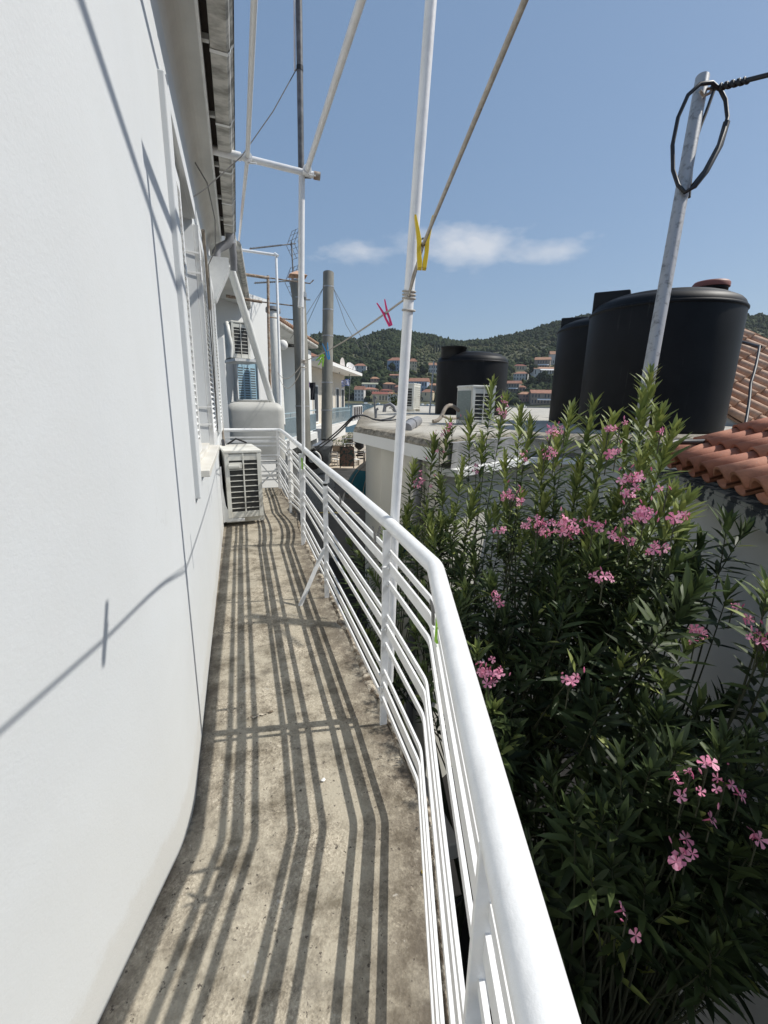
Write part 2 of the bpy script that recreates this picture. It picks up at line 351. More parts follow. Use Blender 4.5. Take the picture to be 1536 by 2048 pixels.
nt.links.new(mx.outputs[2], bg.inputs[0]); bg.inputs[1].default_value = .073
sl = bpy.data.lights.new('sun', 'SUN'); sl.energy = 3.95; sl.angle = R_(.53); sl.color = (1, .965, .90)
so = bpy.data.objects.new('sun', sl); C.objects.link(so); so.rotation_euler = (-SUN).to_track_quat('-Z', 'Y').to_euler()
SC.view_settings.view_transform = 'Standard'; SC.view_settings.look = 'None'; SC.view_settings.exposure = .22; SC.view_settings.gamma = 1
SC.cycles.max_bounces = 6; SC.cycles.diffuse_bounces = 3; SC.cycles.transparent_max_bounces = 8; SC.cycles.sample_clamp_indirect = 8

# ------------------------------------------------------------------ setting: ground, road, sea, hills
ZG, ZS = -3.0, -3.5
mb = MB(); mb.add([cw(-160, -60, ZG), cw(160, -60, ZG), cw(160, 62, ZG), cw(-160, 62, ZG)], [(0, 1, 2, 3)])
mb.add([cw(-160, 62, ZG), cw(160, 62, ZG), cw(160, 62, ZS-.5), cw(-160, 62, ZS-.5)], [(0, 1, 2, 3)]); struct('ground', mb, M['ground'])
mb = MB(); mb.add([cw(-3.2, 12.2, ZG+.004), cw(1.5, 12.2, ZG+.004), cw(6, 24.6, ZG+.004), cw(-5, 24.6, ZG+.004)], [(0, 1, 2, 3)]); struct('road', mb, M['asphalt'])
mb = MB(); mb.prism([cw(-5.5, 24.6, 0)[:2], cw(8, 23.6, 0)[:2], cw(8, 61, 0)[:2], cw(-5.5, 61, 0)[:2]], ZG, ZG+.12); struct('stone_pavement', mb, M['stone'])
mb = MB(); mb.add([cw(-3000, 62, ZS), cw(3000, 62, ZS), cw(3000, 5200, ZS), cw(-3000, 5200, ZS)], [(0, 1, 2, 3)]); struct('sea', mb, M['sea'])

RIDGE = [(300, 640), (560, 652), (618, 657), (645, 655), (690, 664), (712, 667), (740, 655), (775, 645), (808, 650), (850, 656), (905, 670), (958, 667), (1030, 652), (1083, 634), (1150, 616), (1250, 602), (1400, 606), (1500, 620), (1536, 628), (1800, 660)]
D0, D1 = 430.0, 850.0
def ridge_py(px):
    for (a, ya), (b, yb) in zip(RIDGE, RIDGE[1:]):
        if a <= px <= b: return ya+(yb-ya)*(px-a)/(b-a)
    return RIDGE[0][1] if px < RIDGE[0][0] else RIDGE[-1][1]
def slope_at(az):
    # az measured from camera heading
    px = CX+F_PX*math.tan(az)/math.cos(R_(14.2))
    r = ray(px, ridge_py(px)); hd = math.hypot(r.x, r.y); el = r.z/hd
    return (CAM.z+el*D1-14-ZS)/(D1-D0)
def terr(az, d):
    if d < D0: return ZS-2
    t = d-D0; s = slope_at(az)
    h = s*t if d <= D1 else s*(D1-D0)-(d-D1)*.25
    p = cw(d*math.sin(az), d*math.cos(az), 0)
    bumpy = mnoise.noise(Vector((p.x*.012, p.y*.012, 0)))*9+mnoise.noise(Vector((p.x*.035, p.y*.035, 3)))*3
    k = min(1, t/120)*(1-.75*max(0, min(1, (d-650)/200)))
    return ZS+1.1+h+bumpy*k
AZ0, AZ1, NA, ND = -.62, .86, 150, 44
vs = []; fs = []
ds = [D0-1]+[D0+(i/(ND-6))*(D1-D0) for i in range(ND-5)]+[D1+70, D1+160, D1+300, D1+500]
for i in range(NA):
    az = AZ0+(AZ1-AZ0)*i/(NA-1)
    for d in ds: vs.append(cw(d*math.sin(az), d*math.cos(az), terr(az, d)))
nd = len(ds)
for i in range(NA-1):
    for j in range(nd-1): fs.append((i*nd+j, (i+1)*nd+j, (i+1)*nd+j+1, i*nd+j+1))
mb = MB(); mb.add(vs, fs, True); struct('hills', mb, M['hill'])

def hit_hill(px, py):
    r = ray(px, py); L = math.hypot(r.x, r.y); az = math.atan2(r.dot(CR), r.dot(CF)); d = D0+1
    while d < D1+40:
        if terr(az, d) >= CAM.z+r.z/L*d: break
        d += 1
    return az, d

# village houses on the far slope ------------------------------------------------
# px0, px1, eave/roof top py, base py, storeys, wall, roof, roof kind, label
VIL = [
 (709, 731, 729, 747, 2, 'fwhite', 'roofr', 'hip', 'small white house with orange hip roof beside the round satellite dish'),
 (775, 801, 717, 742, 3, 'fblue', 'roofr', 'hip', 'tall blue-grey three-storey house high on the wooded slope'),
 (819, 833, 719, 742, 3, 'fcream', 'roofr', 'hip', 'narrow cream house just right of the near white pole'),
 (858, 874, 727, 746, 2, 'fwhite', 'roofo', 'gable', 'white house with dark window rows, half behind the small black tank'),
 (780, 800, 749, 760, 1, 'fstone', 'roofr', 'gable', 'long low orange roof among trees under the blue-grey house'),
 (817, 852, 758, 786, 2, 'fblue', 'roofr', 'gable', 'wide pale blue house with bright orange gable roof by the pole'),
 (742, 758, 755, 769, 2, 'fpink', 'roofo', 'hip', 'pinkish brick house alone above the green-roofed house'),
 (725, 754, 766, 778, 1, 'fwhite', 'roofg', 'gable', 'white house with faded pale green roof'),
 (768, 791, 766, 780, 1, 'fstone', 'roofo', 'hip', 'brown stone house with ochre roof among dark trees'),
 (709, 727, 774, 802, 3, 'fwhite', 'roofr', 'gable', 'tall white waterfront house at the left end of the shore'),
 (730, 757, 776, 791, 1, 'fcream', 'roofr', 'hip', 'cream cottage with orange roof behind the quay bushes'),
 (746, 774, 785, 804, 1, 'fcream', 'roofd', 'gable', 'waterfront house with dark red roof and cream gable end'),
 (775, 793, 785, 803, 2, 'fwhite', 'roofr', 'hip', 'square white waterfront house beside the dark red roof'),
 (762, 785, 779, 789, 1, 'fstone', 'roofd', 'hip', 'low red-roofed house wedged behind the two waterfront houses'),
 (789, 800, 771, 787, 2, 'fpink', 'roofr', 'hip', 'small pink house left of the near white pole'),
 (843, 864, 780, 802, 2, 'fcream', 'roofr', 'hip', 'cream waterfront villa with three dark windows, left of the black tank'),
 (854, 872, 768, 783, 1, 'fstone', 'roofo', 'gable', 'low ochre-roofed house behind the cream waterfront villa'),
 (1071, 1095, 717, 738, 2, 'fstone', 'roofo', 'gable', 'stone house with white awning over its terrace, high on the right slope'),
 (1072, 1108, 736, 752, 1, 'fwhite', 'roofo', 'gable', 'long white house with row of arches below the white-awning house'),
 (1029, 1052, 745, 761, 2, 'fwhite', 'roofr', 'hip', 'white house with pink-orange hip roof and dark shutters'),
 (1030, 1051, 730, 741, 1, 'fcream', 'roofd', 'hip', 'low house with bright red hip roof above the white shuttered house'),
 (1012, 1035, 764, 785, 2, 'fstone', 'roofr', 'gable', 'orange-roofed house with white awning close to the small tank'),
 (1034, 1048, 773, 786, 1, 'fpink', 'roofr', 'hip', 'small red-roofed annex right of the orange house by the tank'),
 (1040, 1060, 786, 804, 2, 'fpink', 'roofo', 'hip', 'pink-brown waterfront house behind the motor boat'),
 (1066, 1106, 783, 809, 2, 'fstone', 'roofr', 'gable', 'large waterfront taverna with wide orange tile roof and awning'),
 (1101, 1116, 706, 729, 2, 'fwhite', 'roofo', 'gable', 'grey-white house partly behind the big black tank'),
]
TERR_HOUSES = []
def village_house(px0, px1, py0, py1, st, wall, roof, rk, label):
    az, d = hit_hill((px0+px1)/2, py1)
    if d < D0+6: d = D0+6
    wd = (px1-px0)/F_PX*d*1.05/(math.cos(az)); ht = (py1-py0)/F_PX*d
    z0 = terr(az, d); base = cw(d*math.sin(az), d*math.cos(az), z0)
    TERR_HOUSES.append((base.x, base.y, wd))
    rot = -R_(18)-az+random.uniform(-.35, .35); dp = wd*.7
    o = thing('village_house', label, 'house', base, 'houses on the far shore')
    rh = ht*.24; wh = ht-rh
    def L(x, y, z): return base+Vector((x*math.cos(rot)-y*math.sin(rot), x*math.sin(rot)+y*math.cos(rot), z))
    b = MB(); hw = wd/2
    b.add([L(x, y, z) for z in (-6, wh) for x, y in ((-hw, 0), (hw, 0), (hw, dp), (-hw, dp))], [(0, 1, 5, 4), (1, 2, 6, 5), (2, 3, 7, 6), (3, 0, 4, 7), (4, 5, 6, 7)])
    if rk == 'gable': b.add([L(-hw, 0, wh), L(-hw, dp, wh), L(-hw, dp/2, wh+rh*.93), L(hw, 0, wh), L(hw, dp, wh), L(hw, dp/2, wh+rh*.93)], [(0, 1, 2), (3, 4, 5)])
    b.build('wall', M[wall], o)
    b = MB(); e = .45; rx = hw+e if rk == 'gable' else hw*.45
    A = [L(-hw-e, -e, wh-.1), L(hw+e, -e, wh-.1), L(hw+e, dp+e, wh-.1), L(-hw-e, dp+e, wh-.1), L(-rx, dp/2, wh+rh), L(rx, dp/2, wh+rh)]
    b.add(A, [(0, 1, 5, 4), (2, 3, 4, 5), (1, 2, 5), (3, 0, 4), (3, 2, 1, 0)]); b.build('roof', M[roof], o)
    nw = max(2, int(wd/2.6)); sh = wh/st
    for s_ in range(st):
        for k in range(nw):
            if random.random() < .15: continue
            x = -hw+wd*(k+.5)/nw; ww = .55; b = MB()
            b.add([L(x-ww, -.06, s_*sh+sh*.22), L(x+ww, -.06, s_*sh+sh*.22), L(x+ww, -.06, s_*sh+sh*.8), L(x-ww, -.06, s_*sh+sh*.8)], [(0, 1, 2, 3)])
            b.add([L(x-ww, .2, s_*sh+sh*.22), L(x+ww, .2, s_*sh+sh*.22), L(x+ww, .2, s_*sh+sh*.8), L(x-ww, .2, s_*sh+sh*.8)], [(0, 1, 2, 3)])
            b.build('window', M['fwin'], o)
    if 'awning' in label:
        b = MB(); b.slab([L(-hw*.5, -2.2, sh*.78), L(hw*.9, -2.2, sh*.78), L(hw*.9, -.1, sh*1.0), L(-hw*.5, -.1, sh*1.0)], .12); b.build('awning', M['awnw'], o)
for v in VIL: village_house(*v)

# forest on the far hills: one uncountable mass of crowns ---------------------------
def ico(sub):
    import bmesh
    bm = bmesh.new(); bmesh.ops.create_icosphere(bm, subdivisions=sub, radius=1)
    v = np.array([x.co[:] for x in bm.verts]); f = np.array([[y.index for y in x.verts] for x in bm.faces]); bm.free(); return v, f
IV, IF = ico(2)
def forest(name, pts, rad, tints, hs, m, label, kind='stuff'):
    n = len(pts); nv = len(IV); V = np.zeros((n, nv, 3)); T = np.zeros((n, nv))
    for i in range(n):
        dis = 1+rng.normal(0, .17, nv); ang = rng.uniform(0, 6.28); c, s = math.cos(ang), math.sin(ang)
        q = IV*dis[:, None]; q = np.stack([q[:, 0]*c-q[:, 1]*s, q[:, 0]*s+q[:, 1]*c, q[:, 2]*hs[i]], 1)*rad[i]
        V[i] = q+pts[i]; T[i] = np.clip(tints[i]+rng.normal(0, .10, nv), 0, 1)
    Fa = (IF[None]+(np.arange(n)*nv)[:, None, None]).reshape(-1, 3)
    me = bpy.data.meshes.new(name); me.vertices.add(n*nv); me.vertices.foreach_set('co', V.reshape(-1)); nf = len(Fa)
    me.loops.add(nf*3); me.loops.foreach_set('vertex_index', Fa.reshape(-1)); me.polygons.add(nf)
    me.polygons.foreach_set('loop_start', np.arange(nf)*3); me.polygons.foreach_set('loop_total', np.full(nf, 3))
    me.materials.append(m); a = me.attributes.new('tint', 'FLOAT', 'POINT'); a.data.foreach_set('value', T.reshape(-1)); me.update()
    me.validate(); o = bpy.data.objects.new(name, me); C.objects.link(o); o['label'] = label; o['category'] = 'forest'; o['kind'] = kind; return o
pts = []; rad = []; tin = []; hs = []
for _ in range(21000):
    az = random.uniform(-.16, .80); d = D0+8+(D1+25-D0-8)*random.random()**.85
    px = CX+F_PX*math.tan(az)/math.cos(R_(14.2))
    p = cw(d*math.sin(az), d*math.cos(az), terr(az, d))
    if any((p.x-h[0])**2+(p.y-h[1])**2 < (h[2]*.62+2)**2 for h in TERR_HOUSES): continue
    # keep a clear line of sight to every house front
    if any(abs(math.atan2(h[0], h[1])-math.atan2(p.x, p.y)) < h[2]*.45/math.hypot(h[0], h[1]) and 0 < math.hypot(h[0], h[1])-math.hypot(p.x, p.y) < 16 for h in TERR_HOUSES): continue
    n_ = mnoise.noise(Vector((p.x*.013, p.y*.013, 9)))
    scrub = (px > 820 and 500 < d < 760 and n_ > -.22) or n_ > .38
    if scrub and random.random() < .35: continue
    r = random.uniform(1.0, 2.4) if scrub else random.uniform(2.2, 4.6)
    if d > D1-60: r *= .8
    conifer = (not scrub) and random.random() < (.35 if d > D1-80 else .12)
    h = random.uniform(1.5, 2.1) if conifer else random.uniform(.75, 1.15)
    pts.append((p.x, p.y, p.z+r*h*.45)); rad.append(r*(.6 if conifer else 1)); hs.append(h)
    tin.append(.66+.36*random.random() if scrub else .08+.62*random.random()+.2*n_)
forest('hill_forest', np.array(pts), rad, tin, hs, M['forest'], 'dark green woodland and scrub covering the hills beyond the bay')

# single trees among the houses
def cypress(px, py, hpx, label):
    az, d = hit_hill(px, py); z = terr(az, d); b0 = cw(d*math.sin(az), d*math.cos(az), z); h = hpx/F_PX*d
    o = thing('cypress_tree', label, 'tree', b0, 'cypresses on the slope above the small tank')
    b = MB(); pr = [(.05, .4)]+[(h*.075*(math.sin(min(1, t*1.15+.12)*math.pi)**.7)*random.uniform(.8, 1.2)+.04, .6+t*h) for t in [i/9 for i in range(1, 9)]]+[(.03, h+.6)]
    b.lathe(b0, pr, 9); b.build('crown', M['cypress'], o)
    b = MB(); b.tube([b0-Vector((0, 0, 1)), b0+Vector((0, 0, 1.2))], .18, 6); b.build('trunk', M['bark'], o)
for i, (px, py, hp) in enumerate([(862, 708, 17), (868, 709, 21), (873, 708, 24), (879, 706, 20), (884, 707, 22), (895, 706, 18), (1053, 761, 17)]):
    cypress(px, py, hp, ['thin cypress, first from the white pole in the hillside row', 'cypress in the hillside row, just right of its shortest one', 'tallest cypress in the hillside row above the small black tank',
        'cypress in the middle of the hillside row, right of the tallest', 'slim cypress in the hillside row over the tank neck', 'lone cypress standing a little apart at the right end of the row', 'dark cypress beside the white house with pink-orange roof'][i])
def round_tree(px, py, rpx, label, tint):
    az, d = hit_hill(px, py); z = terr(az, d); b0 = cw(d*math.sin(az), d*math.cos(az), z); r = rpx/F_PX*d
    o = thing('hillside_tree', label, 'tree', b0, 'trees between the far houses'); b = MB()
    for k in range(26):
        dv = Vector((random.gauss(0, 1), random.gauss(0, 1), random.gauss(0, .8))).normalized()*r*.72*random.random()**.4
        c = b0+Vector((0, 0, r*1.05))+dv; rr = r*random.uniform(.25, .42); b.t = max(0, min(1, tint+random.uniform(-.2, .25)))
        b.add([c+Vector(v)*rr*random.uniform(.75, 1.25) for v in IV], [tuple(f) for f in IF])
    b.build('crown', M['forest'], o)
    b = MB(); b.tube([b0-Vector((0, 0, 1)), b0+Vector((0, 0, r*.7))], r*.07, 6); b.build('trunk', M['bark'], o)
for t in [(722, 796, 9, 'dark round tree beside the tall white waterfront house', .25), (737, 797, 8, 'bushy tree left of the dark red waterfront roof', .3), (748, 752, 9, 'round olive tree below the orange hip roof', .4), (758, 748, 10, 'broad grey-green tree above the pink brick house', .35),
          (860, 798, 6, 'small bush in front of the cream waterfront villa', .35), (1066, 752, 11, 'large dark tree right of the white shuttered house', .22), (1085, 772, 13, 'broad tree on the slope above the taverna', .2), (1063, 776, 11, 'grey-green tree left of the broad one above the taverna', .35),
          (1101, 770, 9, 'dark tree next to the big black tank edge', .15), (785, 742, 8, 'dark tree in front of the blue-grey house', .2), (848, 750, 10, 'round tree left of the white house behind the tank', .3), (716, 765, 9, 'dark tree over the beige house roof end', .2)]:
    round_tree(*t)

# shore quay and boats
mb = MB()
for i in range(60):
    a0, a1 = -.2+i*.016, -.2+(i+1)*.016; d = D0-6
    p, q = cw(d*math.sin(a0), d*math.cos(a0), ZS), cw(d*math.sin(a1), d*math.cos(a1), ZS); p2, q2 = cw((d+14)*math.sin(a0), (d+14)*math.cos(a0), ZS), cw((d+14)*math.sin(a1), (d+14)*math.cos(a1), ZS)
    mb.add([p, q, q2, p2]+[v+Vector((0, 0, 1.3)) for v in (p, q, q2, p2)], [(0, 1, 5, 4), (4, 5, 6, 7)])
struct('far_quay', mb, M['quay'])
def boat(px, py, L_, label, rot):
    r = ray(px, py); d = (CAM.z-ZS)/max(.006, -r.z/math.hypot(r.x, r.y)); d = min(d, D0-12); az = math.atan2(r.dot(CR), r.dot(CF))
    b0 = cw(d*math.sin(az), d*math.cos(az), ZS); o = thing('moored_boat', label, 'boat', b0, 'small boats moored along the far shore')
    ax = (CR*math.cos(rot)+CF*math.sin(rot)); ay = Vector((-ax.y, ax.x, 0)); U = Vector((0, 0, 1)); prof = [(-.5, .30), (-.2, .36), (.15, .34), (.38, .18), (.52, .01)]
    vs = []
    for x, hw_ in prof:
        for s_, z, k in ((-1, .22, 1), (-.6, -.02, 1), (.6, -.02, 1), (1, .22, 1)): vs.append(b0+ax*x*L_+ay*hw_*s_*L_*.5+U*(z*L_*.55*(1+.35*max(0, x))))
    fs = [(i*4+k, i*4+k+1, i*4+k+5, i*4+k+4) for i in range(4) for k in range(3)]+[(0, 1, 2, 3)]+[(i*4+3, i*4, i*4+4, i*4+7) for i in range(4)]
    b = MB(); b.add(vs, fs); b.build('hull', M['fwhite'], o)
    b = MB(); c = b0+ax*(-.08*L_)+U*L_*.2; b.obox(c, ax, ay, U, L_*.16, L_*.11, L_*.08); b.build('cabin', M['awnw'], o)
    b = MB(); b.tube([c+U*L_*.05, c+U*L_*.42], .05, 5); b.build('mast', M['steel'], o)
boat(733, 803, 9, 'white motor boat moored in front of the bushes at left', .3); boat(758, 806, 8, 'small white boat before the dark red roofed house', -.2); boat(846, 806, 8, 'white boat at the foot of the cream villa', .5)
boat(857, 806, 7, 'little white boat right beside the lamp rod on the roof edge', -.4); boat(866, 806, 7, 'white boat nearest the small black tank', .2); boat(1047, 811, 10, 'white motor boat with raised bow by the pink-brown house', .7); boat(1040, 806, 8, 'white canopy boat beside the raised bow boat', .1)
mb = MB(); q = [cw(-8.5, 120, 0), cw(-2, 124, 0), cw(-2.5, 150, 0), cw(-6, 150, 0)]; mb.prism([p[:2] for p in q], ZS-.5, ZS+1.1); struct('near_quay', mb, M['stone'])

# ------------------------------------------------------------------ our white house
A19 = R_(19)
def near_pt0(s, off=0):       # along the near facade, s metres back from the bend
    return Vector((-.24-math.sin(A19)*s+math.cos(A19)*off, 1.436-math.cos(A19)*s-math.sin(A19)*off, 0))
def near_pt(s, off=0): return near_pt0(s, off)
def facade(off=0, yend=8.05, back=4.2, z=0):
    near_pt = lambda s, off=0: near_pt0(s, off)+Vector((0, -.17*max(z-.25, 0), 0))
    c0 = near_pt(.13, off); c2 = Vector((-.245+off, 1.436+.13-.17*max(z-.25, 0), 0)); c1 = Vector((-.243+off, 1.436-.17*max(z-.25, 0), 0))
    return [near_pt(back, off)]+[near_pt(1.0, off)]+arc(c0, c1, c2, 12)+[Vector((-.245+off, 2.62, 0))]
house = thing('white_house', 'white plastered two-storey house whose balcony runs along its curved facade', 'house', (-1.5, 4, ZG))
YW0, YW1, ZW0, ZW1 = 2.66, 4.02, 1.10, 2.78         # near window opening
mb = MB(); fp = facade(); back = [Vector((-6, 2.62, 0)), Vector((-6, -3, 0))]
def wall_strip(mb, pts, z0, z1, smooth=True, nz_=1):
    n = len(pts); vs = []; fs = []
    for j in range(nz_+1):
        for p in pts: vs.append((p.x, p.y, z0+(z1-z0)*j/nz_))
    for j in range(nz_):
        for i in range(n-1): fs.append((j*n+i, j*n+i+1, (j+1)*n+i+1, (j+1)*n+i))
    mb.add(vs, fs, smooth)
XW = -.245
lv = [ZG, 0]+[.35*k for k in range(1, 11)]; rows_ = [facade(z=z) for z in lv]; n_ = len(fp)
mb.add([(p.x, p.y, min(z, 3.45)) for r, z in zip(rows_, lv) for p in r], [(j*n_+i, j*n_+i+1, (j+1)*n_+i+1, (j+1)*n_+i) for j in range(len(lv)-1) for i in range(n_-1)], True)
def wq(y0, y1, z0, z1): mb.add([(XW, y0, z0), (XW, y1, z0), (XW, y1, z1), (XW, y0, z1)], [(0, 1, 2, 3)])
wq(2.62, YW0, ZG, 3.45); wq(YW0, YW1, ZG, ZW0); wq(YW0, YW1, ZW1, 3.45); wq(YW1, 8.05, ZG, 3.45)
xr = -.40
mb.add([(XW, YW1, ZW0), (xr, YW1-.05, ZW0), (xr, YW1-.05, ZW1), (XW, YW1, ZW1)], [(0, 1, 2, 3)]); mb.add([(XW, YW0, ZW0), (xr, YW0, ZW0), (xr, YW0, ZW1), (XW, YW0, ZW1)], [(0, 1, 2, 3)])
mb.add([(XW, YW0, ZW1), (xr, YW0, ZW1), (xr, YW1, ZW1), (XW, YW1, ZW1)], [(0, 1, 2, 3)]); mb.add([(XW, YW0, ZW0), (xr, YW0, ZW0), (xr, YW1, ZW0), (XW, YW1, ZW0)], [(0, 1, 2, 3)])
mb.add([(XW, 8.05, ZG), (-6, 8.05, ZG), (-6, 8.05, 3.45), (XW, 8.05, 3.45)], [(0, 1, 2, 3)])
bk = near_pt(4.2); mb.add([(bk.x, bk.y, ZG), (-6, bk.y, ZG), (-6, bk.y, 3.45), (bk.x, bk.y, 3.45)], [(0, 1, 2, 3)]); mb.add([(-6, bk.y, ZG), (-6, 8.05, ZG), (-6, 8.05, 3.45), (-6, bk.y, 3.45)], [(0, 1, 2, 3)])
mb.build('wall', M['wall'], house)
# plaster surround of the window
mb = MB(); mb.box((XW-.01, 2.50, .97), (XW+.028, 2.655, 2.86)); mb.box((XW-.01, 2.655, 2.79), (XW+.027, 4.03, 2.93))
mb.build('window_surround', M['wall'], house, .006)
# window: frame, glass, louvred leaf, reveal, sill, open shutter
mb = MB()
for (y0, y1, z0, z1) in ((YW0, YW0+.05, ZW0, ZW1), (YW1-.10, YW1-.05, ZW0, ZW1), (YW0+.05, YW1-.10, ZW1-.05, ZW1), (YW0+.05, YW1-.10, ZW0, ZW0+.05), ((YW0+YW1)/2-.03, (YW0+YW1)/2+.03, ZW0+.05, ZW1-.05)): mb.box((xr+.002, y0+.001, z0+.001), (xr+.06, y1-.001, z1-.001))
win = mb.build('window', M['frame'], house); mb = MB(); mb.box((xr+.01, YW0+.05, ZW0+.05), (xr+.025, YW1-.10, ZW1-.05)); mb.build('pane', M['glass'], win)
mb = MB(); mb.box((xr+.062, YW0+.002, ZW0+.004), (XW+.005, YW1-.056, ZW0+.03)); mb.box((XW-.2, YW0-.03, ZW0-.035), (XW+.075, YW1+.05, ZW0+.003)); mb.build('sill', M['marble'], house, .004)
def shutter(y0, y1, x0, z0, z1, name='shutter', m='frame'):
    b = MB(); t = .035
    b.box((x0, y0, z0), (x0+t, y0+.06, z1)); b.box((x0, y1-.06, z0), (x0+t, y1, z1)); b.box((x0, y0+.06, z0), (x0+t, y1-.06, z0+.08)); b.box((x0, y0+.06, z1-.08), (x0+t, y1-.06, z1))
    z = z0+.09
    while z < z1-.1:
        b.obox((x0+t/2, (y0+y1)/2, z+.02), (0, 1, 0), Vector((1, 0, -.9)).normalized(), Vector((.9, 0, 1)).normalized(), (y1-y0)/2-.06, .02, .0035); z += .042
    o = b.build(name, M[m], house); b = MB(); b.box((x0+.004, y0+.06, z0+.08), (x0+.008, y1-.06, z1-.08)); b.build('shutter_back', M['greyp'], o)
    return o
shutter(2.67, 3.32, XW-.045, ZW0+.04, ZW1-.02); sh2 = shutter(4.045, 4.70, XW+.002, ZW0, ZW1-.02)
for z in (1.28, 1.42, 2.42, 2.56):
    mb = MB(); mb.bar((XW-.13, YW1-.048, z), (XW+.03, YW1-.004, z), .012, .004); mb.tube([(XW+.035, YW1+.006, z-.05), (XW+.035, YW1+.006, z+.05)], .009, 8); mb.build('hinge', M['frame'], sh2)
# a second shuttered window farther along
shutter(5.55, 6.15, XW+.012, ZW0, ZW1-.02)
# rounded cornice, soffit and dark gap
mb = MB(); fo = facade(0); path = fo+[Vector((XW, 6.78, 0))]
for k in range(7):
    a0, a1 = k/7*math.pi/2, (k+1)/7*math.pi/2
    def P(p, a): return Vector((p.x+.10*(1-math.cos(a)), p.y, 3.27+.16*math.sin(a)))
    pts0 = [P(p, a0) for p in path]; pts1 = [P(p, a1) for p in path]; n = len(path)
    mb.add(pts0+pts1, [(i, i+1, n+i+1, n+i) for i in range(n-1)], True)
mb.build('cornice', M['soffit'], house)
YE = 6.78
def eave_strip(mb, x0, x1, z0, z1):
    off0, off1 = x0-XW, x1-XW
    a = [Vector((x0, 1.8, 0)), Vector((x0, YE, 0))]; b = [Vector((x1, 1.8, 0)), Vector((x1, YE, 0))]
    n = len(a); vs = [(p.x, p.y, z0) for p in a]+[(p.x, p.y, z0) for p in b]+[(p.x, p.y, z1) for p in a]+[(p.x, p.y, z1) for p in b]
    fs = []
    for i in range(n-1): fs += [(i, i+1, n+i+1, n+i), (2*n+i, 3*n+i, 3*n+i+1, 2*n+i+1), (n+i, n+i+1, 3*n+i+1, 3*n+i), (i, 2*n+i, 2*n+i+1, i+1)]
    mb.add(vs, fs)
mb = MB(); eave_strip(mb, -.35, -.088, 3.43, 3.52); mb.build('soffit', M['soffit'], house)
mb = MB(); eave_strip(mb, -.088, -.072, 3.40, 3.53); mb.build('fascia', M['frame'], house)
mb = MB(); eave_strip(mb, -.072, -.02, 3.52, 3.54); mb.build('eave_gap', M['dark'], house)
# gutter: U profile swept along the eave, with joints
def sweep_profile(mb, prof, y_end, z):
    rows = []
    for dx, dz in prof: rows.append([Vector((dx, y, z+dz)) for y in (1.8, 3.0, 4.2, y_end)])
    n = len(rows[0]); vs = [v for r in rows for v in r]; fs = [(j*n+i, j*n+i+1, (j+1)*n+i+1, (j+1)*n+i) for j in range(len(rows)-1) for i in range(n-1)]
    mb.add(vs, fs, False)
prof = [(-.035, .12), (-.03, .0), (.06, -.005), (.075, .01), (.082, .035), (.098, .05), (.098, .12), (.108, .125), (.108, .10)]
mb = MB(); sweep_profile(mb, prof, 6.75, 3.45); gut = mb.build('gutter', M['gutter'], house)
for y in (2.6, 3.3, 4.05, 4.8, 5.5, 6.1):
    mb = MB()
    p2 = [(x*1.0+(.004 if x > 0 else -.004), z-.004) for x, z in prof[:7]]
    vs = [(x, yy, 3.45+z) for yy in (y, y+.03) for x, z in p2]; k = len(p2); mb.add(vs, [(i, i+1, k+i+1, k+i) for i in range(k-1)]); mb.bar((-.085, y+.015, 3.50), (-.03, y+.015, 3.50), .03, .03); mb.build('gutter_joint', M['frame'], gut)
# tiled roof edge above the gutter
mb = MB(); eave_strip(mb, -2.5, .02, 3.60, 3.64); ro = mb.build('roof', M['tile'], house)
# downpipe elbow, rain hopper, slanting pipe
mb = MB(); e0 = Vector((.03, 6.45, 3.46)); mb.tube([e0+Vector((0, 0, .04)), e0-Vector((0, 0, .06)), Vector((.0, 6.45, 3.34)), Vector((-.11, 6.42, 3.27)), Vector((-.14, 6.40, 3.22)), Vector((-.14, 6.40, 3.10))], .05, 14); mb.build('downpipe_elbow', M['greypvc'], house)
mb = MB(); mb.tube([(.05, 6.72, 3.44), (.06, 6.80, 3.30), (.055, 6.85, 3.14)], .045, 12); mb.build('downpipe_elbow', M['greypvc'], house)
mb = MB(); hx0, hx1, ya_, yb_ = -.245, .0, 6.28, 6.52
vs = [(hx0, ya_, 3.14), (hx1, ya_, 3.14), (hx1, yb_, 3.14), (hx0, yb_, 3.14), (hx0, ya_, 3.02), (hx1, ya_, 3.02), (hx1, yb_, 3.02), (hx0, yb_, 3.02), (hx0, ya_, 2.66), (hx0+.07, ya_, 2.66), (hx0+.07, yb_, 2.66), (hx0, yb_, 2.66)]
mb.add(vs, [(0, 1, 5, 4), (1, 2, 6, 5), (2, 3, 7, 6), (3, 0, 4, 7), (4, 5, 9, 8), (5, 6, 10, 9), (6, 7, 11, 10), (7, 4, 8, 11), (8, 9, 10, 11), (0, 1, 2, 3)]); mb.build('rain_hopper', M['frame'], house)
mb = MB(); mb.box((-.245, 7.96, -.2), (-.16, 8.05, 2.42)); mb.build('corner_pilaster', M['wall'], house)
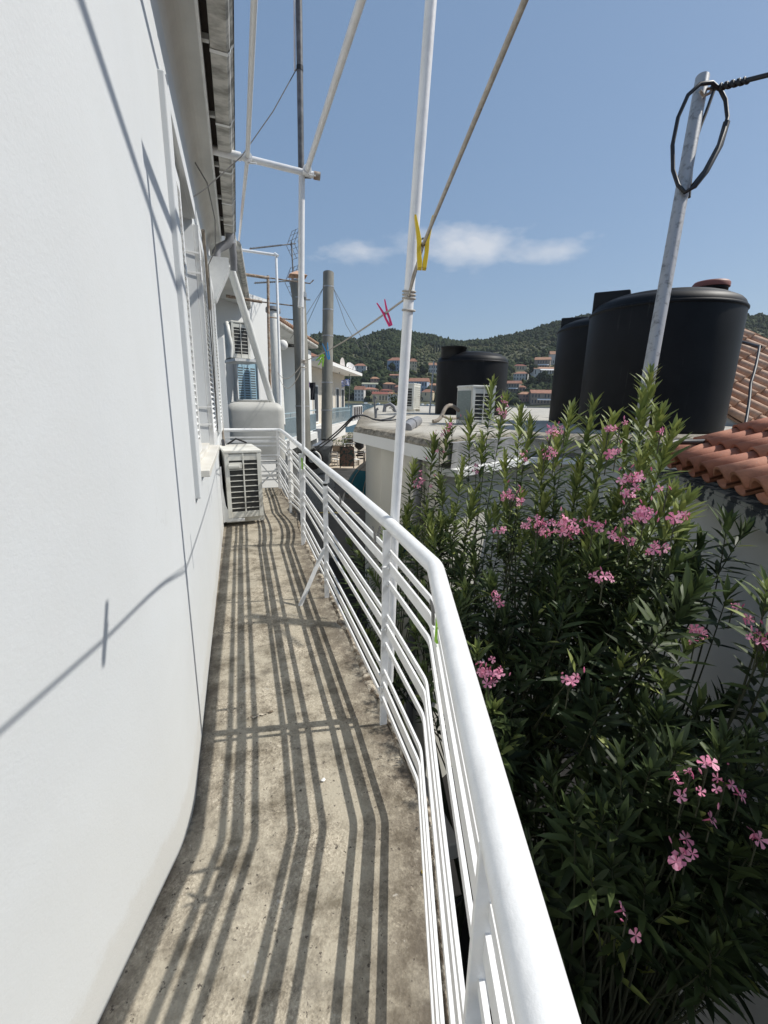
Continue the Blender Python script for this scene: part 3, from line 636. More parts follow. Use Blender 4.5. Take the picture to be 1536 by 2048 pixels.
# insulated pipe run and cables on the wall
mb = MB(); mb.tube(arc((-.215, 5.0, 3.02), (-.225, 5.4, 2.5), (-.225, 6.2, 1.9), 6)+arc((-.225, 6.25, 1.8), (-.225, 6.55, 1.2), (-.215, 6.5, .95), 6)+arc((-.21, 6.45, .85), (-.19, 6.3, .6), (-.16, 6.15, .55), 4), .016, 8); one('insulated_pipe', mb, M['brownpipe'], 'brown insulated pipe running down the white wall to the balcony air conditioner', 'pipe')
mb = MB(); mb.tube([(-.22, 4.55, 3.38), (-.14, 4.7, 3.30), (-.10, 4.95, 3.1), (-.12, 5.2, 2.92), (-.2, 5.3, 2.8), (-.225, 5.3, 1.2)], .006, 6); one('dangling_cable', mb, M['greyp'], 'thin grey cable looping off the wall under the eave', 'cable')

# ------------------------------------------------------------------ balcony slab
def edge_pt(s, off=0):
    B = Vector((.60+off, 1.22, 0))
    return Vector((B.x-math.sin(A19)*s, B.y-math.cos(A19)*s, 0))
inner = [near_pt(k) for k in (3.6, 2.4, 1.6, 1.1, .8, .5)]+arc(near_pt(.13), Vector((-.243, 1.436, 0)), Vector((-.245, 1.566, 0)), 6)+[Vector((-.245, y, 0)) for y in (2.2, 2.7, 3.2, 3.7, 4.2, 4.7, 5.2, 5.7, 6.2, 6.7, 7.2, 7.75)]
outer = [edge_pt(k) for k in (3.6, 2.4, 1.6, 1.1, .75, .4)]+arc(edge_pt(.12), Vector((.60, 1.22, 0)), Vector((.602, 1.36, 0)), 6)+[Vector((.605, y, 0)) for y in (2.2, 2.7, 3.2, 3.7, 4.2, 4.7)]+[Vector((x, y, 0)) for x, y in ((.62, 5.2), (.66, 5.7), (.66, 6.2), (.63, 6.7), (.61, 7.2), (.61, 7.75))]
NX = 14; vs = []; ed = []; fs = []; n = len(inner)
for a, b in zip(inner, outer):
    for k in range(NX+1):
        t = k/NX; p = lerp(a, b, t); vs.append((p.x, p.y, 0)); ed.append(max(0, (t-.70)/.30)**.8*.95+max(0, (.10-t)/.10)*.8)
for i in range(n-1):
    for k in range(NX): q = i*(NX+1)+k; fs.append((q, q+1, q+NX+2, q+NX+1))
mb = MB(); mb.add(vs, fs); struct('balcony_floor', mb, M['floor'], ed)
mb = MB(); poly = [p for p in outer]+[p for p in reversed(inner)]
n2 = len(poly); mb.add([(p.x, p.y, -.22) for p in poly]+[(p.x, p.y, -.004) for p in poly], [(i, (i+1) % n2, n2+(i+1) % n2, n2+i) for i in range(n2)]+[tuple(range(n2))]); struct('balcony_slab', mb, M['wall2'])
# crumbling mortar lip along the outer edge
vs = []; fs = []; fine = []
for i in range(len(outer)-1):
    k = max(2, int((outer[i+1]-outer[i]).length/.035))
    fine += [lerp(outer[i], outer[i+1], j/k) for j in range(k)]
for i, p in enumerate(fine):
    nv_ = mnoise.noise(Vector((p.x*9, p.y*9, 0))); nv2 = mnoise.noise(Vector((p.x*31, p.y*31, 4)))
    kk = 1.0 if p.y > 1.5 else .35; h = .012+.010*nv_+.008*nv2; wd = (.010+.028*nv_+.014*nv2)*kk; wd = max(wd, -.005)
    for dx, z in ((-wd-.012-.01*nv2, .001), (-wd, h*.8), (-.012, h), (.012, h*.7), (.016, -.05)): vs.append((p.x+dx, p.y, z))
for i in range(len(fine)-1):
    for k in range(4): q = i*5+k; fs.append((q, q+1, q+6, q+5))
mb = MB(); mb.add(vs, fs, True); struct('floor_edge_mortar', mb, M['mortar'])
# chips and leaves on the floor
for px, py, s_, m, lab in ((850, 1743, .014, 'redlid', 'small orange leaf scrap lying by the bottom rail'), (647, 1560, .012, 'awnw', 'white pebble lying on the balcony floor')):
    b = MB(); c = onz(px, py, .006); b.add([c+Vector(v)*s_*random.uniform(.6, 1.2) for v in [(1, 0, 0), (.3, .8, .2), (-.8, .6, 0), (-1, -.3, .2), (.1, -.9, 0), (0, 0, .5), (0, 0, -.3)]], [(0, 1, 5), (1, 2, 5), (2, 3, 5), (3, 4, 5), (4, 0, 5), (1, 0, 6), (2, 1, 6), (3, 2, 6), (4, 3, 6), (0, 4, 6)])
    one('floor_scrap' if 'leaf' in lab else 'pebble', b, M['yellow'] if 'leaf' in lab else M[m], lab, 'debris')
# peeled whitewash flakes
b = MB(); c = onz(520, 1432, .004)
for k in range(9):
    p = c+Vector((-.05+k*.013, .0+.006*math.sin(k*2)+k*.002, 0)); b.add([p+Vector((math.cos(a)*.011*random.uniform(.5, 1.3), math.sin(a)*.007*random.uniform(.5, 1.4), random.uniform(0, .003))) for a in (0, 1, 2, 3, 4, 5)], [(0, 1, 2, 3, 4, 5)])
one('paint_flakes', b, M['mortar'], 'cream peeled paint flakes in a streak on the balcony floor', 'debris')
# beige ledges of the storey below
mb = MB(); mb.box((.55, 1.52, -.72), (.92, 2.5, -.62)); one('lower_ledge', mb, M['beige'], 'beige sunlit ledge jutting out below the balcony edge', 'ledge', bevel=.008)
mb = MB(); mb.prism([(.62, .2), (1.0, .2), (1.0, .80), (.80, .84)], -.72, -.62); one('lower_ledge', mb, M['beige'], 'beige ledge corner showing under the nearest end of the handrail', 'ledge', bevel=.008)

# ------------------------------------------------------------------ railing
rail = thing('balcony_railing', 'white painted metal balcony railing with thick round handrail and flat bars', 'railing', (.6, 3.5, 0))
XR = .60
def rail_path(x=XR, y0=1.22, back=2.6, yend=7.62, bow=0.0, top=False):
    B = Vector((x, y0, 0)); pts = [Vector((B.x-math.sin(A19)*s, B.y-math.cos(A19)*s, 0)) for s in (back, 1.2, .6, .3)]
    pts += arc((B.x-math.sin(A19)*.035, B.y-math.cos(A19)*.035, 0), B, (B.x, B.y+.035, 0), 4)
    pts += [Vector((x+.018+(.012 if top else .004)*(y-1.7), y, 0)) for y in (1.7, 3.16, 4.49)]; x += .030 if not top else .05
    pts += [Vector((x+.006+bow*math.sin((y-4.49)/1.41*math.pi)+.02*(y-4.49)/3, y, 0)) for y in (4.7, 4.9, 5.1, 5.3, 5.5, 5.7, 5.9)]+[Vector((x+.025, 6.7, 0)), Vector((x+.02, yend-.06, 0))]
    return pts
def fillet_end(pts, z):
    e = pts[-1]; return [p+Vector((0, 0, z)) for p in pts]+arc(e+Vector((0, 0, z)), e+Vector((0, .10, z)), e+Vector((-.10, .10, z)), 4)[1:]+[Vector((-.235, e.y+.10, z))]
hp = fillet_end(rail_path(XR-.028, top=True), .985)
# long members get extra points so the pipe is slightly hand-made
def densify(pts, step=.25):
    o = []
    for a, b in zip(pts, pts[1:]):
        k = max(1, int((b-a).length/step)); o += [lerp(a, b, i/k) for i in range(k)]
    return o+[pts[-1]]
hp = densify(hp); hp = [p+Vector((mnoise.noise(p*1.7)*.003, 0, mnoise.noise(p*1.3+Vector((5, 0, 0)))*.003)) for p in hp]
mb = MB(); mb.tube(hp, .0275, 24)
mb.build('handrail', M['paint'], rail)
BARS = [(.862, .025), (.797, .045), (.722, .025), (.563, .025), (.505, .045), (.425, .025), (.287, .025), (.213, .045), (.144, .025)]
for z, hgt in BARS:
    bow = .075*max(0, (.72-z))/.6
    pts = densify(rail_path(XR-.058+.032*z, bow=bow), .5); mb = MB()
    for side in (0,):
        n = len(pts); vs = []; t = .008
        for i, p in enumerate(pts):
            d = (pts[min(i+1, n-1)]-pts[max(i-1, 0)]).normalized(); nn = Vector((d.y, -d.x, 0))
            for sx, sz in ((-1, -1), (1, -1), (1, 1), (-1, 1)): vs.append(p+nn*sx*t/2+Vector((0, 0, z+sz*hgt/2)))
        fs = [(i*4+k, i*4+(k+1) % 4, (i+1)*4+(k+1) % 4, (i+1)*4+k) for i in range(n-1) for k in range(4)]; mb.add(vs, fs)
    e = pts[-1]; mb.bar((-.235, 7.715, z), (e.x+.0, 7.715, z), hgt, .008)
    mb.bar((e.x+.004, 7.56, z), (e.x+.004, 7.719, z), hgt, .0075)
    mb.build('rail_bar', M['paint'], rail)
def post(x, y, z0, z1, wx, wy, ang=0):
    b = MB(); ax = Vector((math.cos(ang), math.sin(ang), 0)); ay = Vector((-ax.y, ax.x, 0)); b.obox((x, y, (z0+z1)/2), ax, ay, (0, 0, 1), wx/2, wy/2, (z1-z0)/2); b.build('post', M['paint'], rail, .002)
post(XR-.03, 1.71, 0, .965, .034, .012); post(XR-.03, 4.49, 0, .965, .04, .012); post(XR-.005, 5.9, 0, .965, .034, .012); post(XR+.0, 7.55, 0, .965, .034, .02); post(XR-.005, 7.69, 0, .965, .03, .03)
b = MB(); px_ = XR-.028; b.bar((px_, 3.16, 0), (px_, 3.16, .90), .036, .010, (1, 0, 0)); b.tube([(px_, 3.155, .90), (px_, 3.165, .90)], .018, 14, True, False); b.build('post', M['paint'], rail)
b = MB(); b.bar((XR-.005, 3.20, .90), (XR-.005, 3.20, .965), .03, .012, (1, 0, 0)); b.build('post', M['paint'], rail)
b = MB(); b.bar((XR-.05, 3.135, .405), (.352, 3.07, .0), .03, .008, (1, 0, 0)); b.tube([(XR-.045, 3.13, .40), (XR-.045, 3.14, .40)], .018, 14, True, False); b.build('brace', M['paint'], rail)
# near strut in front of the bars: flat bar leaning under the handrail
q_ = Vector((.272, .372, 0)); b = MB(); b.obox((q_.x, q_.y, .48), (math.cos(A19), -math.sin(A19), 0), (math.sin(A19), math.cos(A19), 0), (0, 0, 1), .017, .006, .48); b.build('post', M['paint'], rail, .002)
for y in (1.71, 4.49):
    for z in (.80, .50, .21):
        b = MB(); b.tube([(XR-.05, y-.004, z), (XR-.02, y-.004, z)], .006, 8); b.build('bolt', M['paint'], rail)
b = MB()
for y in (1.71, 4.49, 5.9, 3.16):
    for z, hgt in BARS:
        for sx in (-.014, .014):
            c = Vector((XR-.058+.032*z+.018+.004*(y-1.7)-.008, y+sx, z)); b.add([c+Vector(v)*.006*random.uniform(.7, 1.4) for v in [(1, 0, 0), (-1, 0, 0), (0, 1, 0), (0, -1, 0), (0, 0, 1.6), (0, 0, -1.6)]], [(0, 2, 4), (2, 1, 4), (1, 3, 4), (3, 0, 4), (2, 0, 5), (1, 2, 5), (3, 1, 5), (0, 3, 5)])
b.build('weld_beads', M['paint'], rail)

# clothes pegs -------------------------------------------------------------------
def peg(c, d_up, d_w, m, label, L_=.11, spread=.016):
    """c: spring centre, d_up: direction from jaws to handles, d_w: spread direction"""
    c = Vector(c); u = Vector(d_up).normalized(); w_ = Vector(d_w); w_ = (w_-u*w_.dot(u)).normalized(); t = u.cross(w_)
    o = thing('clothes_peg', label, 'peg', c, 'clothes pegs')
    for s_ in (-1, 1):
        b = MB(); prof = [(-.52, .0005, .0085), (-.40, .0005, .010), (-.2, .004, .0085), (0, .0035, .0095), (.2, .0085, .0075), (.48, .0165, .0045)]
        vs = []
        for k, inn, th in prof:
            p = c+u*k*L_+w_*s_*inn
            for q, r in ((0, -1), (th, -1), (th, 1), (0, 1)): vs.append(p+w_*s_*q+t*r*.0062)
        n = len(prof); b.add(vs, [(i*4+k, i*4+(k+1) % 4, (i+1)*4+(k+1) % 4, (i+1)*4+k) for i in range(n-1) for k in range(4)]+[(0, 1, 2, 3), ((n-1)*4+3, (n-1)*4+2, (n-1)*4+1, (n-1)*4)])
        b.build('jaw', M[m], o, .0008)
    b = MB(); b.tube([c+w_*.0055*math.cos(a)+u*.0055*math.sin(a)+t*(a/6.28*.003-.005) for a in [i*.5 for i in range(26)]], .0012, 6); b.build('spring', M['steel'], o)
    return o

# ------------------------------------------------------------------ pipe frame over the balcony
pf = thing('pipe_frame', 'white metal pipe frame rising above the balcony railing to hang awnings on', 'pipe frame', (.63, 3, 0))
def pipe(pts, r, name, m='paint', n=14):
    b = MB(); b.tube(pts, r, n); return b.build(name, M[m], pf)
p1b = ony(778, 1362, 1.75); p1 = [ony(778, 1362, 1.75), ony(790, 1030, 1.75), ony(818, 590, 1.75), ony(862, 0, 1.75)]; dv = (p1[3]-p1[2]).normalized(); p1.append(p1[3]+dv*((3.40-p1[3].z)/dv.z))
pipe(p1, .0205, 'upright')
p2 = [ony(608, 1085, 4.53), ony(607, 890, 4.53), ony(605, 590, 4.53), ony(606, 345, 4.53)]
pipe([p2[0], p2[1], p2[2], p2[2]+(p2[3]-p2[2])*.97], .017, 'upright'); off = Vector((.045, .01, 0))
pipe([lerp(p2[2], p2[1], .08)+Vector((-.02, -.02, 0)), p2[2]+Vector((-.015, -.02, 0)), p2[3]+Vector((-.012, -.02, .02))], .027, 'upright')
cb0 = ony(362, 284, 4.49); cb1 = ony(632, 351, 4.49); pipe([cb0, lerp(cb0, cb1, .42)], .033, 'crossbar'); pipe([lerp(cb0, cb1, .38), cb1], .026, 'crossbar')
pipe([cb1+Vector((-.02, 0, 0)), cb1+Vector((.035, 0, -.002))], .032, 'end_cap', 'rust')
ip = ony(495, 315, 4.42); pipe([Vector((ip.x, 1.7, ip.z)), ip, ony(478, 480, 9.2)], .017, 'long_pipe')
op = ony(614, 340, 4.44); pipe([Vector((op.x+.015, 1.7, op.z)), op+Vector((0, .08, 0))], .023, 'long_pipe')
for p, ax in ((ip, (0, 1, 0)), (op, (0, 1, 0)), (p2[3], (0, 0, 1)), (p2[2], (0, 0, 1))):
    b = MB(); a = Vector(ax)*.022; b.tube([Vector(p)-a, Vector(p)+a], .037, 14); b.tube([Vector(p)+Vector((0, 0, -.04)), Vector(p)+Vector((.07, -.02, -.04))], .006, 6); b.build('clamp', M['steel'] if ax == (0, 0, 1) else M['paint'], pf)
# unseen cable, added overhead only to cast the thick shadow line on the wall
b = MB(); w1_, w2_ = onx(335, 520, XW), Vector((-.262, 1.17, 2.235)); k1_, k2_ = w1_+SUN*2.6, w2_+SUN*2.6; b.tube([k1_+(k1_-k2_)*.9, k1_, k2_, k2_+(k2_-k1_)*2.5], .017, 8); one('overhead_cable', b, M['cable'], 'thick overhead cable crossing high above the balcony, out of sight over the roof', 'cable')
# grey aerial mast lashed to the second upright
ms = thing('aerial_mast', 'grey metal mast with black tape band standing on the far white upright', 'mast', p2[3])
m0 = p2[3]+Vector((-.02, -.03, .0)); mt = ony(597, -60, 4.47); b = MB(); b.tube([m0, mt], .026, 14); b.build('pole', M['mast'], ms); b = MB(); b.tube([m0+Vector((-.035, -.02, .7)), mt+Vector((-.035, -.02, 0))], .008, 8); b.build('coaxial_cable', M['pvc'], ms)
tp = lerp(m0, mt, .52); b = MB(); b.tube([tp, lerp(m0, mt, .545)], .0285, 14); b.build('tape_band', M['cable'], ms)
# thin wire from mast to eave
b = MB(); q0, q1 = tp+Vector((-.02, 0, .02)), ony(360, 412, 4.3); b.tube([q0, lerp(q0, q1, .22)+Vector((0, 0, -.10)), lerp(q0, q1, .5)+Vector((0, 0, -.15)), lerp(q0, q1, .8)+Vector((0, 0, -.08)), q1], .0045, 6); one('aerial_wire', b, M['greyp'], 'thin grey wire sagging from the mast tape to the house eave', 'wire')

# ------------------------------------------------------------------ clothesline
RK = at(818, 592, (p1[2]-CAM).dot(FW)-.02); YP = at(846, 490, .93)
dirr = (YP-RK).normalized(); near_end = RK+dirr*2.6+Vector((0, 0, .0))
near_end = at(1050, 0, .43)
cl = thing('clothesline', 'grey-brown rope clothesline tied round the white uprights', 'clothesline', RK)
b = MB(); n_e2 = YP+(near_end-YP)*1.6
b.tube([RK, lerp(RK, YP, .5), YP, lerp(YP, near_end, .5), near_end, n_e2], .0036, 8); b.tube([RK+Vector((0, 0, .02)), lerp(RK, YP, .55)+Vector((-.006, 0, .0)), YP+(near_end-YP)*.02], .002, 6)
b.build('rope_span', M['rope'], cl)
FARK = ony(608, 722, 4.50); BL = lerp(RK, FARK, .0)
b = MB(); mid = [RK+(FARK-RK)*t+Vector((0, 0, -.03*4*t*(1-t))) for t in [i/10 for i in range(11)]]; b.tube(mid, .0042, 8); b.build('rope_span', M['rope'], cl)
L2 = at(556, 745, 8.9); L3 = at(556, 735, 8.9); b = MB(); b.tube([FARK+(L2-FARK)*t+Vector((0, 0, -.14*4*t*(1-t))) for t in [i/8 for i in range(9)]], .005, 6); b.tube([FARK+Vector((0, 0, -.02))+(L2-FARK)*t+Vector((0, 0, -.26*4*t*(1-t))) for t in [i/8 for i in range(9)]], .005, 6); b.build('rope_span', M['rope'], cl)
for c_, r_ in ((p1[2], .0235), (FARK+Vector((.0, .03, 0)), .024)):
    for dz in (.012, 0, -.012, -.055):
        b = MB(); b.tube([Vector((c_.x+math.cos(a)*r_, c_.y+math.sin(a)*r_, c_.z+dz+.004*math.sin(a*1.0))) for a in [i*math.pi/8 for i in range(17)]], .0042, 6, False); b.build('knot', M['rope'], cl)
def rope_at(t): return RK+(FARK-RK)*t+Vector((0, 0, -.03*4*t*(1-t)))
def rope_px(px):
    best = min((i/400 for i in range(401)), key=lambda t: abs(proj(rope_at(t))[0]-px)); return rope_at(best)
def proj(P):
    d = Vector(P)-CAM; z = d.dot(FW); return CX+F_PX*d.dot(RT)/z, CY-F_PX*d.dot(UP)/z
peg(YP+Vector((0, 0, .006)), at(851, 440, .93)-at(847, 535, .93), RT, 'yellow', 'yellow clothes peg clipped on the rope beside the near white upright')
pk = rope_px(771); peg(pk, Vector((-.15, -.1, 1)) - RT*.35, RT+UP*.3, 'pink', 'pink clothes peg on the rope left of the near upright')
bp = rope_px(654); peg(bp, Vector((0, 0, 1))-RT*.25, RT+UP*.3, 'bluep', 'bright blue clothes peg on the rope in front of the flue', L_=.115)
gp = rope_px(641); peg(gp-Vector((0, 0, .03)), -RT*.8-UP*1.0, RT-UP*.6, 'green', 'lime green clothes peg hanging next to the blue peg', L_=.075)
peg(gp-Vector((0, .05, .06)), -RT*.3-UP*1.0, RT-UP*.2, 'green', 'second lime green peg hanging right under the first one', L_=.065)
# pegs on the railing bars
zt = BARS[0][0]
peg((XR-.012, 1.155+.0, zt+.014), (0, -.05, 1), (1, .1, 0), 'greyp', 'grey peg on the top bar at the railing bend', L_=.075) if False else None
def bar_x(y): return XR-.058+.032*zt+.018+.004*(y-1.7)
def bar_pt(px, lo=1.2, hi=7.4):
    best = min((lo+(hi-lo)*i/800 for i in range(801)), key=lambda y: abs(proj((bar_x(y), y, zt))[0]-px)); return Vector((bar_x(best), best, zt))
for px, lab in ((683, 'weathered grey peg on the top bar, close to the round-topped post'), (753, 'weathered grey peg on the top bar, just left of the near upright')):
    peg(bar_pt(px)+Vector((0, 0, .02)), (0, 0, 1), (1, 0, 0), 'greyp', lab, L_=.085)
bq = edge_pt(.10, -.03); peg((bq.x, bq.y, zt+.015), (0, 0, 1), (1, 0, 0), 'greyp', 'dark grey peg clipped right at the bend of the railing', L_=.085)
bq = edge_pt(.19, -.03); peg((bq.x, bq.y, zt+.01), (.1, .1, 1), (.2, 1, .5), 'green', 'lime green peg on the bar just past the railing bend', L_=.085)
peg(Vector((XR-.03, 4.40, zt+.015)), (0, 0, 1), (0, 1, 0), 'green', 'lime green peg on the top bar by the far post', L_=.11)

# ------------------------------------------------------------------ air conditioners
def ac_unit(name, label, o, ax, w_, d_, h_, cols, rows, front='grille', handle=False, legs=.06):
    """o: bottom centre of grille face; ax: horizontal unit vector along the face; body extends behind"""
    o = Vector(o); ax = Vector(ax).normalized(); U = Vector((0, 0, 1)); ay = U.cross(ax).normalized()       # into the body
    t = thing(name, label, 'air conditioner', o, 'outdoor air conditioning units'); c = o+U*h_/2
    b = MB(); b.obox(c+ay*(d_/2+.012), ax, ay, U, w_/2, d_/2-.012, h_/2-.002); b.build('casing', M['acwhite'], t, .012)
    b = MB(); b.obox(c+ay*(d_/2)+U*(h_/2+.008), ax, ay, U, w_/2+.008, d_/2+.008, .018); b.build('top_cover', M['acwhite'], t, .01)
    b = MB(); b.obox(c+ay*.0105, ax, ay, U, w_/2-.03, .002, h_/2-.05); b.build('coil', M['acgrey'], t)
    b = MB(); fw_ = w_-.004; x0 = -w_/2+.002; mg = .045; cw_ = (w_-2*mg)/cols; rh = (h_-.12)/rows
    for i in range(cols+1):
        th = mg if i in (0, cols) else .016; xx = x0+mg/2 if i == 0 else (w_/2-.002-mg/2 if i == cols else -w_/2+mg+cw_*i)
        b.obox(c+ax*xx+ay*.002, ax, ay, U, th/2, .006, h_/2-.004)
    for j in range(rows+1):
        zz = -h_/2+.05+rh*j; th = .075 if j == 0 else (.07 if j == rows else .010)
        b.obox(o+U*(h_/2+zz+ (.0 if 0 < j < rows else (-.012 if j == 0 else .012)))+ay*.0045, ax, ay, U, w_/2-.006, .0025, th/2)
    if handle: b.obox(o+ax*(-w_/4+.01)+U*(h_-.05-rh*1.55)-ay*.004, ax, ay, U, w_/4-.03, .012, rh*.52); 
    b.build('grille', M['acwhite'], t, .002)
    if handle:
        b = MB(); hc = o+ax*(-w_/4-.005)+U*(h_-.05-rh*1.6)-ay*.022; b.obox(hc, ax, ay, U, .062, .008, .016); b.build('handle', M['acwhite'], t, .005)
    # fan side: the long right face
    b = MB(); fc = c+ax*(w_/2+.004)+ay*d_*.5; 
    for k in range(11): b.obox(fc+U*(-h_*.4+k*h_*.08), ay, ax, U, d_*.40, .006, .006)
    for k in range(7): b.obox(fc+ay*(-d_*.38+k*d_*.127), ay, ax, U, .006, .007, h_*.42)
    b.build('fan_guard', M['acwhite'], t)
    for sx in (.12, .88):
        b = MB(); b.obox(o+ay*d_*sx-U*legs/2, ax, ay, U, w_/2+.02, .02, legs/2); b.build('foot', M['acwhite'], t)
    return t
ac_unit('air_conditioner', 'weathered white air conditioner standing on the balcony floor against the wall', (.02, 5.42, .10), (1, .12, 0), .41, .72, .78, 2, 10, handle=True, legs=.07)
mb = MB(); mb.box((-.243, 5.38, .06), (-.225, 5.44, .72)); mb.add([(-.235, 5.40, .06), (.0, 5.40, .06), (.0, 5.40, .09), (-.14, 5.40, .10), (-.205, 5.40, .26), (-.235, 5.40, .60)]+[(-.235, 5.425, .06), (.0, 5.425, .06), (.0, 5.425, .09), (-.14, 5.425, .10), (-.205, 5.425, .26), (-.235, 5.425, .60)], [(0, 1, 2, 3, 4, 5), (6, 7, 8, 9, 10, 11), (0, 1, 7, 6), (3, 4, 10, 9), (4, 5, 11, 10), (2, 3, 9, 8), (1, 2, 8, 7)])
one('wall_bracket', mb, M['frame'], 'white angled steel bracket between the wall and balcony air conditioner', 'bracket')
mb = MB(); mb.tube([(-.215, 6.2, .95), (-.2, 5.95, .9), (-.19, 5.72, .74), (-.20, 5.62, .50), (-.185, 5.55, .36), (-.16, 5.55, .30)], .020, 10); mb.tube([(-.17, 6.1, .9), (-.05, 6.1, .98), (.08, 6.05, .93)], .012, 8); one('refrigerant_hose', mb, M['cable'], 'thick black hose bending into the balcony air conditioner', 'hose')
# rubbish in the corner behind the unit
b = MB()
for k in range(60):
    c = Vector((random.uniform(.22, .56), random.uniform(6.8, 7.5), .006)); a = random.uniform(0, 6.28); l_ = random.uniform(.02, .05); b.t = random.random()
    dv = Vector((math.cos(a), math.sin(a), random.uniform(-.1, .3)))*l_; sd = Vector((-math.sin(a), math.cos(a), 0))*l_*.3; b.add([c, c+dv*.5+sd+Vector((0, 0, .01)), c+dv, c+dv*.5-sd+Vector((0, 0, .008))], [(0, 1, 2, 3)])
tag(b.build('dead_leaves', M['bark']), 'brown dead leaves heaped in the far corner of the balcony', 'leaves', kind='stuff')

# grey-white water tank beyond the end railing --------------------------------------
tk = thing('water_tank', 'off-white rounded plastic water tank with flat lid behind the end railing', 'water tank', (.25, 8.9, 0), 'water tanks')
def rbox(mb, x0, x1, y0, y1, z0, z1, r, n=5):
    prof = [(0, z0), (0, z1-r)]+[(r*(1-math.cos(a)), z1-r+r*math.sin(a)) for a in [math.pi/2*i/n for i in range(1, n+1)]]
    rows = []
    for ins, z in prof:
        row = []; rr = max(.12-ins*.3, .03)
        for cx, cy, a0 in ((x1-ins-rr, y1-ins-rr, 0), (x0+ins+rr, y1-ins-rr, 90), (x0+ins+rr, y0+ins+rr, 180), (x1-ins-rr, y0+ins+rr, 270)):
            for k in range(5): a = R_(a0+k*22.5); row.append((cx+rr*math.cos(a), cy+rr*math.sin(a), z))
        rows.append(row)
    m_ = len(rows[0]); mb.add([v for r_ in rows for v in r_], [(j*m_+i, j*m_+(i+1) % m_, (j+1)*m_+(i+1) % m_, (j+1)*m_+i) for j in range(len(rows)-1) for i in range(m_)], True); mb.add(rows[-1], [tuple(range(m_))])
b = MB(); rbox(b, -.22, .80, 8.45, 9.4, .38, 1.42, .16); b.build('body', M['tankwhite'], tk)
b = MB(); b.box((-.02, 8.62, 1.425), (.55, 9.1, 1.462)); b.build('lid', M['tankwhite'], tk, .008)
b = MB()
for p, q in (((-.2, 8.5, -.2), (-.2, 8.5, .38)), ((.78, 8.5, -.2), (.78, 8.5, .38)), ((-.2, 9.35, -.2), (-.2, 9.35, .38)), ((.78, 9.35, -.2), (.78, 9.35, .38)), ((-.2, 8.5, .345), (.78, 8.5, .345)), ((.2, 8.47, -.2), (.76, 8.47, .36)), ((.75, 8.46, -.2), (.3, 8.46, .36))): b.bar(p, q, .045, .02, (0, 1, 0))
b.build('stand', M['frame'], tk)

# ------------------------------------------------------------------ frames beyond the house end
def rack(name, label, segs, r, m, group=None):
    t = thing(name, label, 'pipe rack', segs[0][0][0]); 
    for nm, pts in [(s[1], s[0]) for s in segs]:
        b = MB(); b.tube(pts, r if nm != 'hook' else r*.45, 10); b.build(nm, M[m], t)
    return t
d8 = 8.7
rack('clothes_rack', 'white square pipe rack with a capped corner at the end of the house', [([at(462, 497, d8-.3), at(552, 510, d8)], 'top_bar'), ([at(552, 508, d8), at(558, 690, d8), at(562, 852, d8)], 'upright'), ([at(549, 507, d8-.03), at(556, 512, d8-.03)], 'corner_cap')], .026, 'paint')
rack('clothes_rack', 'rusty cream pipe rack with hooked arms behind the white rack', [([at(462, 545, d8), at(538, 556, 9.2)], 'top_bar'), ([at(536, 552, 9.2), at(537, 650, 9.2), at(541, 800, 9.2)], 'upright'), ([at(452, 592, 8.9), at(524, 604, 9.2)], 'top_bar'), ([at(524, 604, 9.2), at(600, 613, 9.6), at(606, 607, 9.6)], 'hook'), ([at(536, 634, 9.2), at(590, 640, 9.6), at(593, 634, 9.6)], 'hook'), ([at(540, 556, 9.2), at(620, 567, 9.4), at(627, 560, 9.4)], 'hook')], .03, 'rust')
b = MB(); b.tube([at(459, 530, 6.5), at(500, 660, 7.4), at(546, 812, 8.5), at(553, 850, 8.7)], .060, 16); one('slanting_pipe', b, M['pvc'], 'thick white plastic pipe slanting down from the rain hopper', 'pipe')
vp = thing('vent_pipe', 'grey-white vertical vent pipe with a small flat cap', 'vent pipe', at(560, 850, 10.2)); b = MB(); b.tube([at(546, 626, 10.2), at(560, 850, 10.2)], .125, 18); b.build('pipe', M['pvc'], vp); b = MB(); b.tube([at(546, 618, 10.2), at(546, 624, 10.2)], .17, 18); b.build('cap', M['greypvc'], vp)

# ------------------------------------------------------------------ neighbouring houses on the left
UA = Vector((math.sin(R_(20)), math.cos(R_(20)), 0)); NA_ = Vector((UA.y, -UA.x, 0)); OA = Vector((1.2, 14.9, 0))
def fa(s, n, z): return OA+UA*s+NA_*n+Vector((0, 0, z))
def fbox(mb, s0, s1, n0, n1, z0, z1):
    return mb.add([fa(s, n, z) for z in (z0, z1) for s, n in ((s0, n0), (s1, n0), (s1, n1), (s0, n1))], [(3, 2, 1, 0), (4, 5, 6, 7), (0, 1, 5, 4), (1, 2, 6, 5), (2, 3, 7, 6), (3, 0, 4, 7)])
na = thing('neighbour_house', 'white neighbouring house with tiled eave, blue shutters and pale blue balcony rail', 'house', fa(0, -2, ZG))
mb = MB(); fbox(mb, -3.6, 7.2, -6, -1.3, ZG, 3.75); fbox(mb, -3.6, -2.2, -1.3, -.55, ZG, 3.7); fbox(mb, 5.6, 7.2, -1.3, -.3, ZG, 3.62); fbox(mb, -1.0, -.55, -1.3, -.75, -.2, 3.70)
mb.build('wall', M['wall2'], na)
mb = MB(); fbox(mb, -4.0, 7.4, -1.5, -.12, 3.76, 3.86); mb.build('eave', M['soffit'], na)
mb = MB(); mb.tube([fa(-4.0, -.08, 3.84), fa(7.4, -.08, 3.84)], .085, 10); mb.build('gutter', M['gutter'], na)
for i in range(7):
    b = MB(); b.bar(fa(-3.3+i*1.55, -.95, 3.745), fa(-2.3+i*1.55, -.62, 3.745), .06, .02); b.build('eave_batten', M['frame'], na)
